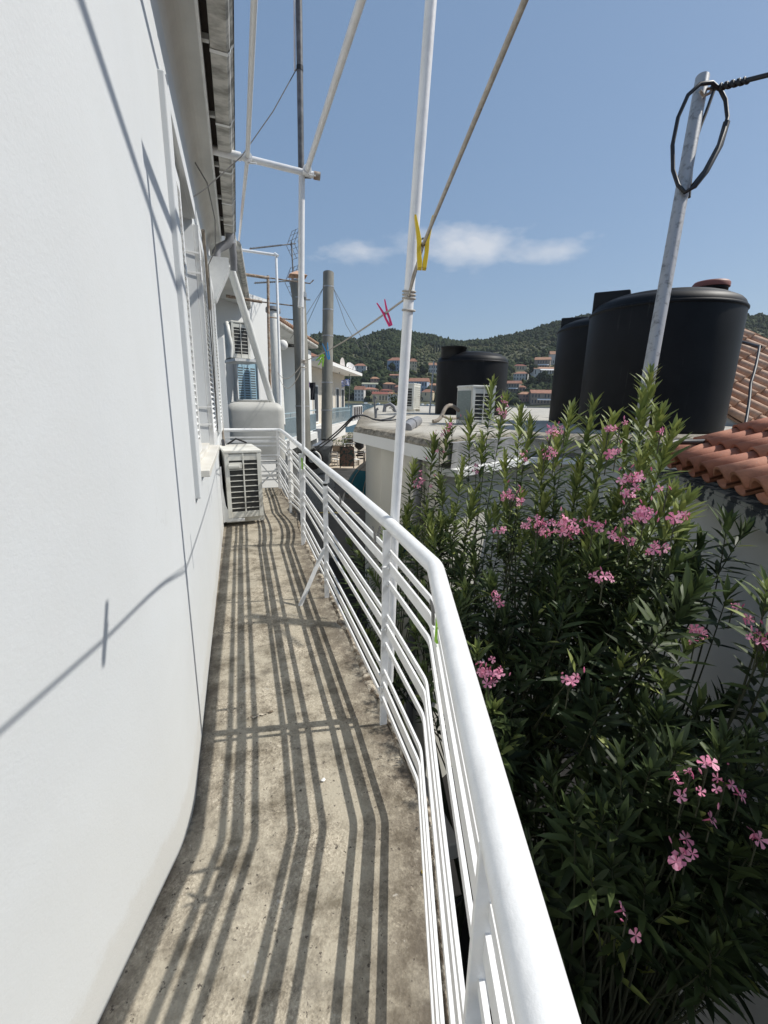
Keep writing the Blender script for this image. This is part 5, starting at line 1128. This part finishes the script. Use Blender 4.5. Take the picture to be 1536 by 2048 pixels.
for k in range(300):
    c = at(787+random.gauss(0, 4), 806+random.gauss(0, 9), 14); a = random.uniform(0, 6.28); l_ = .1; b.t = random.random(); dv = Vector((math.cos(a), math.sin(a), random.uniform(.2, 1.2))).normalized()*l_; sd = Vector((-math.sin(a), math.cos(a), 0))*.018; b.add([c, c+dv*.5+sd, c+dv, c+dv*.5-sd], [(0, 1, 2, 3)])
pl = thing('potted_shrub', 'small yellowish shrub at the back left roof edge beside the pole', 'shrub', at(787, 818, 14)); b.build('foliage', M['leaf'], pl); b = MB(); b.tube([at(787, 826, 14), at(787, 810, 14)], .03, 6); b.build('stem', M['bark'], pl)
# cables lying under the big tank to the roof edge
mb = MB(); mb.tube([onz(1440, 880, ZR+.05), onz(1400, 884, ZR+.09), onz(1350, 884, ZR+.09), onz(1310, 897, ZR+.05), onz(1292, 920, ZR), onz(1290, 920, ZR-.1)+Vector((0, 0, -.5))], .02, 8); one('black_hose', mb, M['cable'], 'black hose curling from the big tank foot over the roof edge', 'hose')
mb = MB(); mb.tube([onz(1340, 893, ZR+.05), onz(1300, 905, ZR+.03), onz(1270, 912, ZR), onz(1275, 905, ZR-.05), onz(1280, 930, ZR-.2)], .018, 8); mb.tube([at(1275, 945, 4.7), at(1270, 1060, 4.6), at(1264, 1250, 4.6)], .06, 12); one('black_drainpipe', mb, M['cable'], 'black pipe running down the wall behind the tall oleander', 'pipe')

# teal awnings
def awning_dome(name, label, o, ax, out, r, ln, segs, d0=0, d1=90):
    """quarter-dome canvas awning: o centre on wall, ax along wall, out away from wall"""
    t = thing(name, label, 'awning', o); ax, out = Vector(ax).normalized(), Vector(out).normalized(); U = Vector((0, 0, 1)); 
    b = MB(); n = 12
    for band, (u0, u1, m) in enumerate(((0, .12, 1), (.12, .58, 0), (.58, 1, 1))):
        pass
    vs = []; fs = []; fm = []; K = 14; J = 12
    for j in range(J+1):
        ph = math.pi*j/J
        for k in range(K+1):
            th = R_(d0+(d1-d0)*k/K); rr = r*math.cos(th); vs.append(o+ax*(-math.cos(ph))*ln*math.cos(th)+out*math.sin(ph)*rr*.95+U*math.sin(th)*r)
    for j in range(J):
        for k in range(K): fs.append((j*(K+1)+k, j*(K+1)+k+1, (j+1)*(K+1)+k+1, (j+1)*(K+1)+k)); fm.append(1 if k < 1 or k > 6 else 0)
    b.add(vs, fs, True); b.fm = fm; b.build('canvas', [M['teal'], M['sand']], t)
    b = MB()
    for j in range(1, J, 2): b.tube([vs[j*(K+1)+k]+Vector((0, 0, .006)) for k in range(K+1)], .012, 5)
    b.build('ribs', M['sand'], t); return t
ao = at(768, 990, 11.0); awning_dome('shop_awning', 'teal and beige domed shop awning jutting out past the cream wall corner', ao, (CF*.9+CR*.3), -CR*1.0, .95, .85, 8)
tp0 = at(955, 1250, 2.62); awt = thing('shop_awning', 'plain teal awning in deep shade half hidden by oleander leaves', 'awning', tp0); b = MB(); q0, q1 = wp[2]+Vector((-.02, .2, 0)), wp[3]+Vector((-.02, .1, 0)); o_ = (q1-q0).normalized(); on = Vector((o_.y, -o_.x, 0)); on = on if on.x < 0 else -on
vs = []
for i in range(9):
    a = math.pi/2*i/8
    for s_ in (0, 1): vs.append(lerp(q0, q1, s_)+on*(.03+.42*math.sin(a))+Vector((0, 0, -.25+.55*math.cos(a))))
b.add(vs, [(2*i, 2*i+1, 2*i+3, 2*i+2) for i in range(8)], True); b.build('canvas', M['teal'], awt)

# ------------------------------------------------------------------ tiled houses at the right
KZ = 1.09
E0, E1 = onz(1328, 917, KZ), onz(1545, 990, KZ)
th = thing('tiled_outbuilding', 'low grey-white building with terracotta barrel tiles and peeling black fascia', 'building', lerp(E0, E1, .5)+Vector((0, 0, ZG-KZ)))
ev = (E1-E0); EL = ev.length; ev.normalize(); inn = Vector((-ev.y, ev.x, 0)); inn = inn if inn.x > 0 else -inn
ups = (inn*math.cos(R_(22))+Vector((0, 0, math.sin(R_(22))))).normalized()
PIT, EXP = .20, .27; rows = int(EL/PIT)+17
barrel_roof('roof', th, M['tile'], E0-ev*PIT*.0+ups*(EXP*9.0), -ups, ev, rows, 9, PIT, EXP, r=.074)
mb = MB(); e0, e1 = E0-ev*.05, E1+ev*3.4; mb.slab([e0+ups*.06-Vector((0, 0, .05)), e1+ups*.06-Vector((0, 0, .05)), e1+ups*2.3-Vector((0, 0, .05)), e0+ups*2.3-Vector((0, 0, .05))], .03); mb.build('roof_deck', M['dark'], th)  # roof and wall run on unseen, length added to block skylight below
mb = MB(); mb.slab([e0-inn*.00+Vector((0, 0, -.085)), e1+Vector((0, 0, -.085)), e1+inn*.25+Vector((0, 0, -.085)), e0+inn*.25+Vector((0, 0, -.085))], .02); mb.slab([e0-inn*.01+Vector((0, 0, -.105)), e1-inn*.01+Vector((0, 0, -.105)), e1+inn*.02+Vector((0, 0, -.105)), e0+inn*.02+Vector((0, 0, -.105))], .075); mb.build('fascia', M['fascia'], th)
mb = MB(); w0, w1 = E0+inn*.14+ev*.04, E1+inn*.14+ev*3.4; mb.prism([w0[:2], w1[:2], (w1+inn*2)[:2], (w0+inn*2)[:2]], ZG, KZ-.11); mb.build('wall', M['shadewall'], th)
# crack line under the eave
mb = MB(); mb.tube([lerp(w0, w1, t)-inn*.002+Vector((0, 0, -.21-.03*math.sin(t*3)+.008*math.sin(t*40))) for t in [i/40 for i in range(41)]], .006, 5); mb.build('crack', M['dark'], th)
# pale tiled house farther right
ph = thing('pale_tiled_house', 'house with faded pinkish barrel tile roof beyond the big black tank', 'house', at(1500, 800, 8.5))
T0, T1, T2 = at(1440, 668, 9.2), at(1440, 812, 7.9), at(1540, 872, 7.1)
dn2 = (at(1505, 838, 7.6)-at(1450, 806, 7.9)).normalized(); acr = (T0-T1).normalized()
barrel_roof('roof', ph, M['tile2'], T1-dn2*1.9, dn2, acr, 11, 8, .225, .40, r=.085)
nrm = dn2.cross(acr); nrm = nrm if nrm.z > 0 else -nrm
mb = MB(); q0 = T1-dn2*1.9-acr*.1-nrm*.03; mb.slab([q0, q0+dn2*3.0, q0+dn2*3.0+acr*2.6, q0+acr*2.6], .05, -nrm); mb.build('roof_deck', M['tile2'], ph)
mb = MB(); pp = [q0+acr*.05-nrm*.06+dn2*.2, q0+dn2*2.75+acr*.05-nrm*.06, q0+dn2*2.75+acr*2.4-nrm*.06, q0+acr*2.4-nrm*.06]
mb.add([p for p in pp]+[Vector((p.x, p.y, ZG)) for p in pp], [(0, 1, 5, 4), (1, 2, 6, 5), (2, 3, 7, 6), (3, 0, 4, 7)]); mb.build('wall', M['wall2'], ph)
mb = MB(); mb.tube([at(1484, 684, 8.7), at(1512, 692, 8.2), at(1521, 694, 8.0)], .03, 8); mb.tube(arc(at(1519, 692, 8.0), at(1514, 730, 7.6), at(1502, 765, 7.4), 8)+arc(at(1501, 770, 7.38), at(1499, 810, 7.1), at(1490, 852, 6.8), 8), .022, 10); one('tank_hose', mb, M['cable'], 'black hose hanging over the faded pink tiles right of the big tank', 'hose')

# leaning grey pole with cable coil
dP = 2.75; gpole = thing('utility_pole', 'leaning galvanised pole with rusty specks in front of the big black tank', 'pole', at(1262, 990, dP))
b = MB(); top = at(1405, 155, dP); b.tube([at(1262, 990, dP), at(1298, 750, dP), top], .0385, 22); b.build('shaft', M['galv'], gpole); b = MB(); b.tube([top-Vector((0, 0, .001)), top+Vector((0, 0, .006))], .036, 20); b.build('end_cap', M['steel'], gpole)
b = MB(); hk = at(1414, 178, dP-.03); b.tube([at(1400, 182, dP-.05), at(1408, 192, dP-.06), at(1420, 186, dP-.05), at(1424, 176, dP-.04), hk], .008, 6); b.build('hook', M['rust'], gpole)
b = MB(); cs = [(1424, 172), (1440, 178), (1451, 200), (1455, 235), (1448, 262), (1435, 300), (1412, 345), (1386, 375), (1370, 385), (1356, 370), (1346, 340), (1345, 290), (1356, 235), (1376, 190), (1400, 168), (1424, 165), (1438, 178)]
b.tube([at(x, y, dP-.06+.03*math.sin(i*.8)) for i, (x, y) in enumerate(cs)], .0115, 10); b.tube([at(1428, 180, dP+.05), at(1412, 225, dP+.06), at(1400, 255, dP+.06), at(1386, 300, dP+.06), at(1378, 395, dP+.06)], .010, 8); b.tube([at(1453, 245, dP-.05), at(1440, 290, dP-.05), at(1412, 342, dP-.05), at(1388, 372, dP-.05)], .019, 10)
one('cable_coil', b, M['cable'], 'loop of black cable hung from the top of the leaning pole', 'cable')
b = MB(); x0 = at(1424, 178, dP-.03); x1 = at(1600, 134, 2.4); b.tube([x0, lerp(x0, x1, .4), x1], .0125, 10)
for k in range(4): c = lerp(x0, x1, .10+.075*k); dd = (x1-x0).normalized(); b.tube([c+dd*(.002*q)+Vector((math.cos(q*.5), 0, math.sin(q*.5)))*.015 for q in range(26)], .007, 6)
one('service_cable', b, M['cable'], 'black overhead cable twisted at the pole top and leading right', 'cable')

# ------------------------------------------------------------------ café on the waterfront
ZP = ZG+.12
def gpt(px, py): p = onz(px, py, ZP); return p
def table(p, label):
    t = thing('cafe_table', label, 'table', p, 'cafe tables'); b = MB(); b.obox(p+Vector((0, 0, .74)), CR, CF, (0, 0, 1), .55, .38, .025); b.build('tabletop', M['dark'] if random.random() < .5 else M['greyp'], t)
    for sx in (-1, 1):
        for sy in (-1, 1): b = MB(); q = p+CR*sx*.48+CF*sy*.32; b.tube([q, q+Vector((0, 0, .72))], .025, 6); b.build('leg', M['dark'], t)
def chair(p, rot, m, label):
    t = thing('cafe_chair', label, 'chair', p, 'cafe chairs'); ax = CR*math.cos(rot)+CF*math.sin(rot); ay = Vector((-ax.y, ax.x, 0)); U = Vector((0, 0, 1))
    b = MB(); b.obox(p+U*.45, ax, ay, U, .22, .22, .025); b.build('seat', M[m], t)
    b = MB()
    for z in (.62, .76, .90): b.obox(p+U*z+ay*.2, ax, ay, U, .2, .015, .04)
    for s_ in (-1, 1): b.tube([p+U*.45+ay*.2+ax*s_*.2, p+U*.96+ay*.23+ax*s_*.2], .025, 6)
    b.build('backrest', M[m], t)
    for sx in (-1, 1):
        for sy in (-1, 1): b = MB(); q = p+ax*sx*.19+ay*sy*.19; b.tube([q, q+U*.44], .022, 6); b.build('leg', M[m], t)
for x, y, l in ((676, 925, 'dark cafe table nearest the fan housing'), (705, 905, 'cafe table in front of the folded parasol'), (700, 893, 'cafe table beside the planter in the second row'), (733, 890, 'cafe table right of the folded parasol'), (716, 925, 'pale cafe table just left of the teal dome awning')): table(gpt(x, y), l)
for x, y, r, m, l in ((672, 932, 2.8, 'awnw', 'white cafe chair facing the dark table near the fan'), (683, 931, .4, 'dark', 'black chair right of the white cafe chair'), (695, 917, 1.6, 'awnw', 'white chair behind the menu board'), (700, 903, 0, 'dark', 'black chair at the table by the folded parasol'), (690, 898, 2, 'awnw', 'white chair beside the planter'), (737, 900, 3, 'dark', 'black chair right of the folded parasol'), (729, 897, 1, 'awnw', 'white chair just right of the parasol foot'), (722, 930, .2, 'dark', 'black chair by the pale table near the dome awning'), (712, 932, 2.2, 'awnw', 'white chair left of the pale table')): chair(gpt(x, y), r, m, l)
pp = gpt(719, 912); ps = thing('folded_parasol', 'tall black parasol folded and tied on the cafe terrace', 'parasol', pp); b = MB(); b.lathe(pp, [(.12, .5), (.36, .7), (.30, 1.3), (.18, 1.75), (.26, 2.1), (.24, 2.6), (.1, 3.0), (.02, 3.1)], 14); b.build('canopy', M['darkcloth'], ps); b = MB(); b.tube([pp, pp+Vector((0, 0, 3.2))], .035, 8); b.build('pole', M['mast'], ps); b = MB(); b.lathe(pp, [(.3, 0), (.3, .1), (.05, .12)], 12); b.build('base', M['dark'], ps)
bp_ = gpt(694, 936); sb = thing('menu_board', 'standing menu board with colourful picture on the stone pavement', 'sign', bp_); b = MB(); b.obox(bp_+Vector((0, 0, .72)), CR, CF, (0, 0, 1), .44, .03, .62); b.build('panel', M['board'], sb, .01); b = MB()
for s_ in (-1, 1): b.tube([bp_+CR*s_*.44, bp_+CR*s_*.44+Vector((0, 0, 1.36))], .03, 6)
b.tube([bp_-CR*.46+Vector((0, 0, 1.36)), bp_+CR*.46+Vector((0, 0, 1.36))], .03, 6); b.build('frame', M['dark'], sb)
def planter(px, py, w_, label):
    p = gpt(px, py); t = thing('planter', label, 'plant', p, 'potted plants at the cafe'); b = MB(); b.obox(p+Vector((0, 0, .25)), CR, CF, (0, 0, 1), w_, .2, .25); b.build('box', M['fstone'], t); b = MB()
    for k in range(260):
        c = p+CR*random.uniform(-w_, w_)+CF*random.uniform(-.2, .2)+Vector((0, 0, random.uniform(.45, .95))); a = random.uniform(0, 6.28); dv = Vector((math.cos(a), math.sin(a), random.uniform(0, 1.2))).normalized()*.2; sd = Vector((-math.sin(a), math.cos(a), 0))*.03; b.t = random.random(); b.add([c, c+dv*.5+sd, c+dv, c+dv*.5-sd], [(0, 1, 2, 3)])
    b.build('foliage', M['leaf'], t)
planter(682, 903, .7, 'reddish-green planter box in front of the beige house columns'); planter(693, 892, .45, 'bushy planter beside the farthest column'); planter(704, 884, .5, 'taller shrub planter left of the folded parasol')
# pavement kerb line and yellow line
mb = MB(); mb.add([cw(-2.9, 17.4, ZG+.009), cw(-1.0, 17.4, ZG+.009), cw(-1.0, 17.6, ZG+.009), cw(-2.9, 17.6, ZG+.009)], [(0, 1, 2, 3)]); struct('road_marking', mb, M['yellow'])

# ------------------------------------------------------------------ oleander
GL = (.55, .8)
class Bush:
    def __init__(s, name, label, base):
        s.o = thing(name, label, 'shrub', base, 'pink oleander shrubs'); s.lv = MB(); s.st = MB(); s.base = Vector(base); s.nf = 0
    def leaf(s, p, d, up, L_, w_, tint):
        d = d.normalized(); sd = d.cross(up)
        if sd.length < 1e-3: sd = d.orthogonal()
        sd.normalize(); nn = sd.cross(d); b = s.lv; b.t = max(0, min(1, tint)); droop = random.uniform(.02, .16)
        m1, m2 = p+d*L_*.32-nn*L_*droop*.12, p+d*L_*.68-nn*L_*droop*.5; tip = p+d*L_-nn*L_*droop*1.1; f_ = w_*.22
        b.add([p, m1+sd*w_*.5+nn*f_, m1, m1-sd*w_*.5+nn*f_, m2+sd*w_*.42+nn*f_*.8, m2, m2-sd*w_*.42+nn*f_*.8, tip], [(0, 1, 2), (0, 2, 3), (1, 4, 5, 2), (2, 5, 6, 3), (4, 7, 5), (5, 7, 6)], True)
    def shoot(s, tip, root, leafy=.55, young=.8, L_=.115, dens=.026, bend=None, thick=.0075):
        tip, root = Vector(tip), Vector(root); mid = lerp(root, tip, .55)+Vector((random.uniform(-.08, .08), random.uniform(-.08, .08), 0))
        if bend is not None: mid += Vector(bend)
        P = arc(root, mid+Vector((0, 0, -.05)), tip, 10); tot = (tip-root).length
        s.st.tube(P, [thick-(thick-.002)*i/10 for i in range(11)], 5, False)
        k = 0; dist = 0; leafy = min(leafy, tot*.95)
        while dist < leafy:
            t = 1-dist/tot; q = root*(1-t)**2+(mid+Vector((0, 0, -.05)))*2*t*(1-t)+tip*t*t; ax = (root*(-2*(1-t))+(mid+Vector((0, 0, -.05)))*(2-4*t)+tip*2*t).normalized(); o1 = ax.orthogonal().normalized(); o2 = ax.cross(o1)
            fr_ = dist/leafy; opn = R_(18+52*min(1, fr_*2.2)+random.uniform(-8, 10)); a0 = k*1.05+random.uniform(-.3, .3)
            for j in range(3):
                if random.random() < .06+.25*fr_: continue
                a = a0+j*2.094; rad_ = o1*math.cos(a)+o2*math.sin(a); d = ax*math.cos(opn)+rad_*math.sin(opn)
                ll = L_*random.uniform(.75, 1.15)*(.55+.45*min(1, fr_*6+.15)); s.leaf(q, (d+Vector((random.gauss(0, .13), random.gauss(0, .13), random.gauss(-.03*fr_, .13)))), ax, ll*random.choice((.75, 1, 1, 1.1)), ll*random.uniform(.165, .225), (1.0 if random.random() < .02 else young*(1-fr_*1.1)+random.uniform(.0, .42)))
            dist += dens*(.45+.75*min(1, fr_*3)); k += 1
    def flowers(s, c, n, spread, sz=.021, label=None):
        b = MB(); c = Vector(c)
        for i in range(n):
            off = Vector((random.gauss(0, 1), random.gauss(0, 1), random.gauss(0, .8)))*spread; q = c+off; toc = (CAM-q).normalized()
            n_ = (toc*.8+Vector((random.gauss(0, .65), random.gauss(0, .65), random.gauss(.25, .5)))+off.normalized()*.4).normalized(); u = n_.orthogonal().normalized(); wilt = random.random(); v = n_.cross(u); r = sz*random.uniform(.6, 1.1); ph_ = random.random()*6
            for k in range(5):
                a = ph_+k*2*math.pi/5; d = u*math.cos(a)+v*math.sin(a); e = -u*math.sin(a)+v*math.cos(a); b.t = random.uniform(.2, 1); cup = n_*r*random.uniform(.05, .55 if wilt > .6 else .3); d = (d+e*random.gauss(0, .12)).normalized(); r = r*random.uniform(.88, 1.08)
                b.add([q, q+d*r*.45+e*r*.20+cup*.6, q+d*r*.95+e*r*.40+cup*random.uniform(.3, 1.3), q+d*r*1.08+e*r*.02+cup, q+d*r*.92-e*r*.30+cup*random.uniform(.3, 1.3), q+d*r*.45-e*r*.17+cup*.6], [(0, 1, 2, 3, 4, 5)], False)
            b.t = 0; b.tube([q-n_*r*1.3, q-n_*.001], [r*.07, r*.17], 5); b.cur = 1; b.tube([c-Vector((0, 0, .035+spread)), lerp(c-Vector((0, 0, .02)), q-n_*r*1.3, .6)-Vector((0, 0, .006)), q-n_*r*1.25], .0012, 4, False); b.cur = 0
        for i in range(max(1, n//2)):      # buds and spent corollas
            q = c+Vector((random.gauss(0, 1), random.gauss(0, 1), random.gauss(.3, .7)))*(spread+.01); u = Vector((random.gauss(0, .5), random.gauss(0, .5), 1)).normalized(); b.t = random.choice((0, .15, .5)); b.tube([q, q+u*.010, q+u*.019], [.0016, .0034, .001], 5); b.cur = 1; b.tube([c-Vector((0, 0, .035+spread)), q], .001, 4, False); b.cur = 0
        b.build('flower_cluster', [M['petal'], M['greenstem']], s.o); 
        s.st.tube([c-Vector((0, 0, spread*2+.08)), c], .0025, 4)
    def done(s):
        s.lv.build('foliage', M['leaf'], s.o); s.st.build('stem', M['greenstem'], s.o)

bu = Bush('oleander_bush', 'tall oleander with pink flowers filling the gap behind the railing bend', (1.65, 2.5, ZG))
roots = [Vector(v) for v in ((1.5, 2.4, -1.2), (1.9, 2.2, -1.1), (1.35, 2.9, -1.0), (2.1, 2.7, -1.0), (1.7, 3.1, -1.0), (2.3, 2.1, -.9), (1.3, 2.0, -1.3), (1.25, 3.4, -1.2))]
for r in roots:
    b0 = Vector((1.65+random.uniform(-.2, .2), 2.5+random.uniform(-.2, .2), ZG)); bu.st.tube(arc(b0, lerp(b0, r, .5)+Vector((random.uniform(-.1, .1), random.uniform(-.1, .1), 0)), r, 8), [.032-.014*i/8 for i in range(9)], 7, False)
def dlim(px): # depth of the walls behind, so shoots stay in front
    pts = [(600, 7), (740, 5.6), (832, 4.2), (880, 3.75), (1050, 4.7), (1290, 4.6), (1328, 2.75), (1420, 2.35), (1536, 1.9)]
    for (a, da), (b, db) in zip(pts, pts[1:]):
        if a <= px <= b: return da+(db-da)*(px-a)/(b-a)
    return 2.0
SP = [(868, 880, 3.1), (900, 850, 3.0), (940, 838, 2.9), (985, 768, 2.65), (1010, 800, 2.6), (1040, 822, 2.6), (1060, 850, 2.55), (1142, 822, 2.4), (1185, 812, 2.4), (1226, 838, 2.3), (1300, 752, 2.25), (1285, 800, 2.3), (1345, 866, 2.2), (1320, 830, 2.2), (828, 930, 3.1),
      (1112, 870, 2.4), (965, 880, 2.7), (1210, 880, 2.35), (1250, 870, 2.3), (1085, 905, 2.4), (925, 930, 2.8), (1160, 930, 2.35), (1010, 920, 2.6), (1290, 905, 2.2), (880, 960, 2.9), (1345, 985, 2.1), (1375, 1000, 2.05), (1240, 985, 2.2), (1090, 1000, 2.4), (950, 985, 2.7), (815, 1020, 3.0), (860, 1040, 2.8), (1180, 1010, 2.25)]
def pick_root(t): return min(roots, key=lambda r: (Vector((r.x, r.y, 0))-Vector((t.x, t.y, 0))).length+random.uniform(0, .35))
def dmin(px, py):
    # nearest depth at which the plant's shade still clears the balcony edge
    d = .9
    while d < 5:
        t = at(px, py, d)
        if t.x > .66+.80*max(t.z, -.05): return d
        d += .03
    return 5.0
def dpick(px, py, spread):
    lo, hi = dmin(px, py), dlim(px)-.2
    return min(lo+.05+random.random()*spread, max(lo, hi))
for x, y, d in SP:
    t = at(x, y, dpick(x, y, .35)); bu.shoot(t, pick_root(t), leafy=random.uniform(.75, 1.1), young=.8, L_=.14)
# side shoots branching below the spires fill the crown, thinning upward
cnt = 0
while cnt < 165:
    x = random.uniform(790, 1400); top = 950 if x < 1300 else 1010
    y = top+abs(random.gauss(0, 1))*250+random.uniform(20, 130)
    if x > 1150+(1500-y)*.5 and y > 1250: continue
    if y > 1660 or (x < 890 and y > 1080) or (x < 960 and y > 1350): continue
    d = dpick(x, y, 1.3); t = at(x, y, d)
    if t.z < -1.2: continue
    r = pick_root(t); q = lerp(r, t, .25); bu.shoot(t, q, leafy=random.uniform(.3, .55), young=(.75 if y < 1080 else .3 if y < 1220 else .0), L_=random.uniform(.115, .155), dens=.034); cnt += 1  # lower shoots get darker leaves: shade painted into the tint
# low shoots hugging the rail side, seen between the bars
for x, y, d in ((700, 1085, 3.7), (720, 1110, 3.5), (690, 1140, 3.5), (745, 1150, 3.2), (720, 1190, 3.1), (760, 1220, 2.9), (800, 1160, 2.9), (830, 1100, 2.9), (850, 1180, 2.6), (735, 1270, 2.7), (790, 1300, 2.5), (830, 1260, 2.5), (700, 1230, 3.0), (845, 1340, 2.3), (800, 1080, 3.1), (770, 1060, 3.3), (830, 1060, 3.0), (850, 1240, 2.5), (760, 1330, 2.5), (950, 1120, 2.5), (930, 1180, 2.3), (955, 1300, 2.0), (940, 1420, 1.85), (985, 1420, 1.85), (900, 1080, 2.7), (1000, 1500, 1.8), (960, 1470, 1.8)):
    t = at(x, y, d)
    t = at(x, y, max(d, dmin(x, y)+random.uniform(0, .2)))
    bu.shoot(t, pick_root(t), leafy=random.uniform(.3, .5), young=.5)
FL = [(1023, 992, 9, .032), (953, 937, 3, .02), (905, 853, 6, .025), (850, 965, 7, .025), (1075, 1053, 13, .03), (1130, 1052, 15, .04), (1187, 1047, 5, .02), (997, 1062, 3, .012), (1268, 955, 8, .03), (1252, 990, 4, .022), (1290, 1025, 9, .028), (1255, 1043, 2, .01), (1207, 1155, 5, .018), (993, 1195, 4, .018), (1328, 1090, 2, .012), (1310, 1103, 2, .012), (1140, 1355, 4, .03), (1217, 855, 2, .01), (1240, 850, 2, .01), (1321, 866, 1, .005), (1130, 858, 2, .01), (1100, 872, 4, .02), (1047, 911, 2, .012), (1008, 805, 4, .015), (1002, 826, 3, .012), (1108, 915, 2, .01), (1215, 905, 2, .014), (1233, 900, 2, .01), (1350, 1038, 4, .02), (980, 1350, 11, .035), (960, 1340, 5, .02), (1335, 975, 1, .01), (867, 868, 1, .006), (1089, 905, 3, .015), (845, 958, 2, .02), (1222, 1068, 3, .015), (1262, 1080, 2, .015), (880, 905, 2, .015)]
for x, y, n, sp_ in FL:
    d = max(dmin(x, y)-.08, 1.5); bu.flowers(at(x, y, d), max(1, int(n*(1.35 if n > 7 else 1.1))), sp_*d/(2.0 if n < 8 else 2.5), sz=.021)
bu.done()
b2 = Bush('oleander_bush', 'shaded broad-leaved oleander spreading in front of the grey wall under the tiles', (1.75, 1.35, ZG))
rt2 = [Vector((1.62, 1.45, -.9)), Vector((1.7, 1.3, -.9))]
for r in rt2: b2.st.tube([(1.7, 1.35, ZG), (1.68, 1.35, -1.8), r], [.035, .028, .016], 7, False)
for x, y, d in ((1455, 1045, 1.95), (1490, 1062, 1.9), (1400, 1085, 2.0), (1455, 1190, 1.8), (1390, 1140, 1.95), (1360, 1190, 1.9), (1310, 1260, 1.75), (1375, 1295, 1.75), (1260, 1240, 1.85), (1330, 1360, 1.65), (1245, 1330, 1.75), (1400, 1410, 1.65), (1290, 1420, 1.65)):
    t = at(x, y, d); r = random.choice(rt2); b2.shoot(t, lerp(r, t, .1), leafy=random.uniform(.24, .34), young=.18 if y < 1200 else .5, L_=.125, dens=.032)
b2.flowers(at(1393, 1268, 1.7), 6, .02, .022); b2.flowers(at(1466, 1213, 1.75), 2, .008, .02); b2.done()
b3 = Bush('oleander_bush', 'low nearest oleander in dark shade with loose pink flowers at lower right', (1.15, .75, ZG))
rt3 = [Vector((1.1, .85, -1.3)), Vector((1.25, .8, -1.2)), Vector((1.2, 1.05, -1.3))]
for r in rt3: b3.st.tube([(1.15, .8, ZG), (1.15, .85, -2.0), r], [.035, .028, .018], 7, False)
cnt = 0
while cnt < 120:
    x = random.uniform(1060, 1600); y = random.uniform(1420, 1900); 
    if y < 1500 and x < 1250: continue
    if y > 1600+(x-1060)*.9: continue
    t = at(x, y, random.uniform(1.3, 1.95))
    if t.x < .72+.83*max(t.z, -.05) or t.z < -1.6: continue
    r = random.choice(rt3); q = lerp(r, t, .55); b3.st.tube(arc(r, lerp(r, q, .5)+Vector((random.uniform(-.05, .05), random.uniform(-.05, .05), -.03)), q, 5), [.008, .007, .006, .005, .0045, .004], 5, False); b3.shoot(t, q, thick=.004, leafy=random.uniform(.22, .36), young=.1, L_=.12, dens=.03); cnt += 1
cnt = 0
while cnt < 105:
    x = random.uniform(960, 1480); y = random.uniform(1380, 1990)
    if x < 930+(y-1380)*.22: continue
    d = random.uniform(1.5, 2.6); t = at(x, y, d)
    if t.x < .76+.83*max(t.z, -.05) or t.z < -2.2: continue
    r = Vector((1.2+random.uniform(-.2, .5), 1.2+random.uniform(-.3, .6), max(-2.6, t.z-.9))); b3.shoot(t, r, thick=.0045, leafy=random.uniform(.35, .55), young=.02, L_=.13, dens=.032); cnt += 1  # near-black leaf tint, deep shade put into the colour
for x, y in ((1330, 1580), (1300, 1540), (1440, 1500), (1480, 1560), (1400, 1600), (1500, 1480), (1530, 1640), (1350, 1500), (1390, 1640), (1450, 1700), (1420, 1900), (1480, 1850), (1240, 1650), (1180, 1750), (1290, 1760)):
    t = at(x, y, max(1.35, dmin(x, y)+.06)); q = lerp(rt3[1], t, .55); b3.st.tube(arc(rt3[1], lerp(rt3[1], q, .5)+Vector((.02, .03, -.04)), q, 5), .004, 5, False); b3.shoot(t, q, thick=.004, leafy=.26, young=.15, L_=.115, dens=.03)
for x, y, n, sp_ in ((1348, 1550, 2, .008), (1382, 1545, 1, .003), (1415, 1532, 2, .012), (1450, 1570, 3, .016), (1478, 1592, 1, .004), (1402, 1586, 1, .003), (1366, 1592, 1, .004), (1424, 1636, 1, .004), (1360, 1705, 4, .016), (1378, 1695, 2, .01), (1255, 1828, 1, .004), (1273, 1864, 1, .004), (1515, 1680, 2, .008)): b3.flowers(at(x, y, 1.27), n, sp_, .0215)
b3.done()
b4 = Bush('oleander_bush', 'oleander branch with one pink cluster at the right picture edge', (1.75, .95, ZG)); b4.st.tube([(1.75, .95, ZG), (1.72, .98, -1), (1.6, .98, .0)], [.03, .025, .012], 6, False)
for x, y, d in ((1535, 1175, 1.45), (1560, 1210, 1.45), (1545, 1300, 1.45)): t = at(x, y, d); b4.shoot(t, Vector((1.6, .98, .0)), leafy=.3, young=.5, L_=.115)
b4.flowers(at(1522, 1272, 1.42), 5, .022, .021); b4.flowers(at(1540, 1268, 1.42), 4, .018, .021); b4.done()

# ------------------------------------------------------------------ air
hm = bpy.data.materials.new('haze_air'); hm.use_nodes = True; hn = hm.node_tree; hn.nodes.clear()
ho = hn.nodes.new('ShaderNodeOutputMaterial'); pv = hn.nodes.new('ShaderNodeVolumePrincipled'); pv.inputs['Color'].default_value = (.86, .91, 1, 1); pv.inputs['Density'].default_value = .00009; pv.inputs['Anisotropy'].default_value = .2
hn.links.new(pv.outputs[0], ho.inputs['Volume'])
mb = MB(); q = [cw(-900, -80, 0), cw(1400, -80, 0), cw(1400, 1420, 0), cw(-900, 1420, 0)]; mb.prism([p[:2] for p in q], -32, 230); hz = mb.build('haze', hm); hz['kind'] = 'stuff'
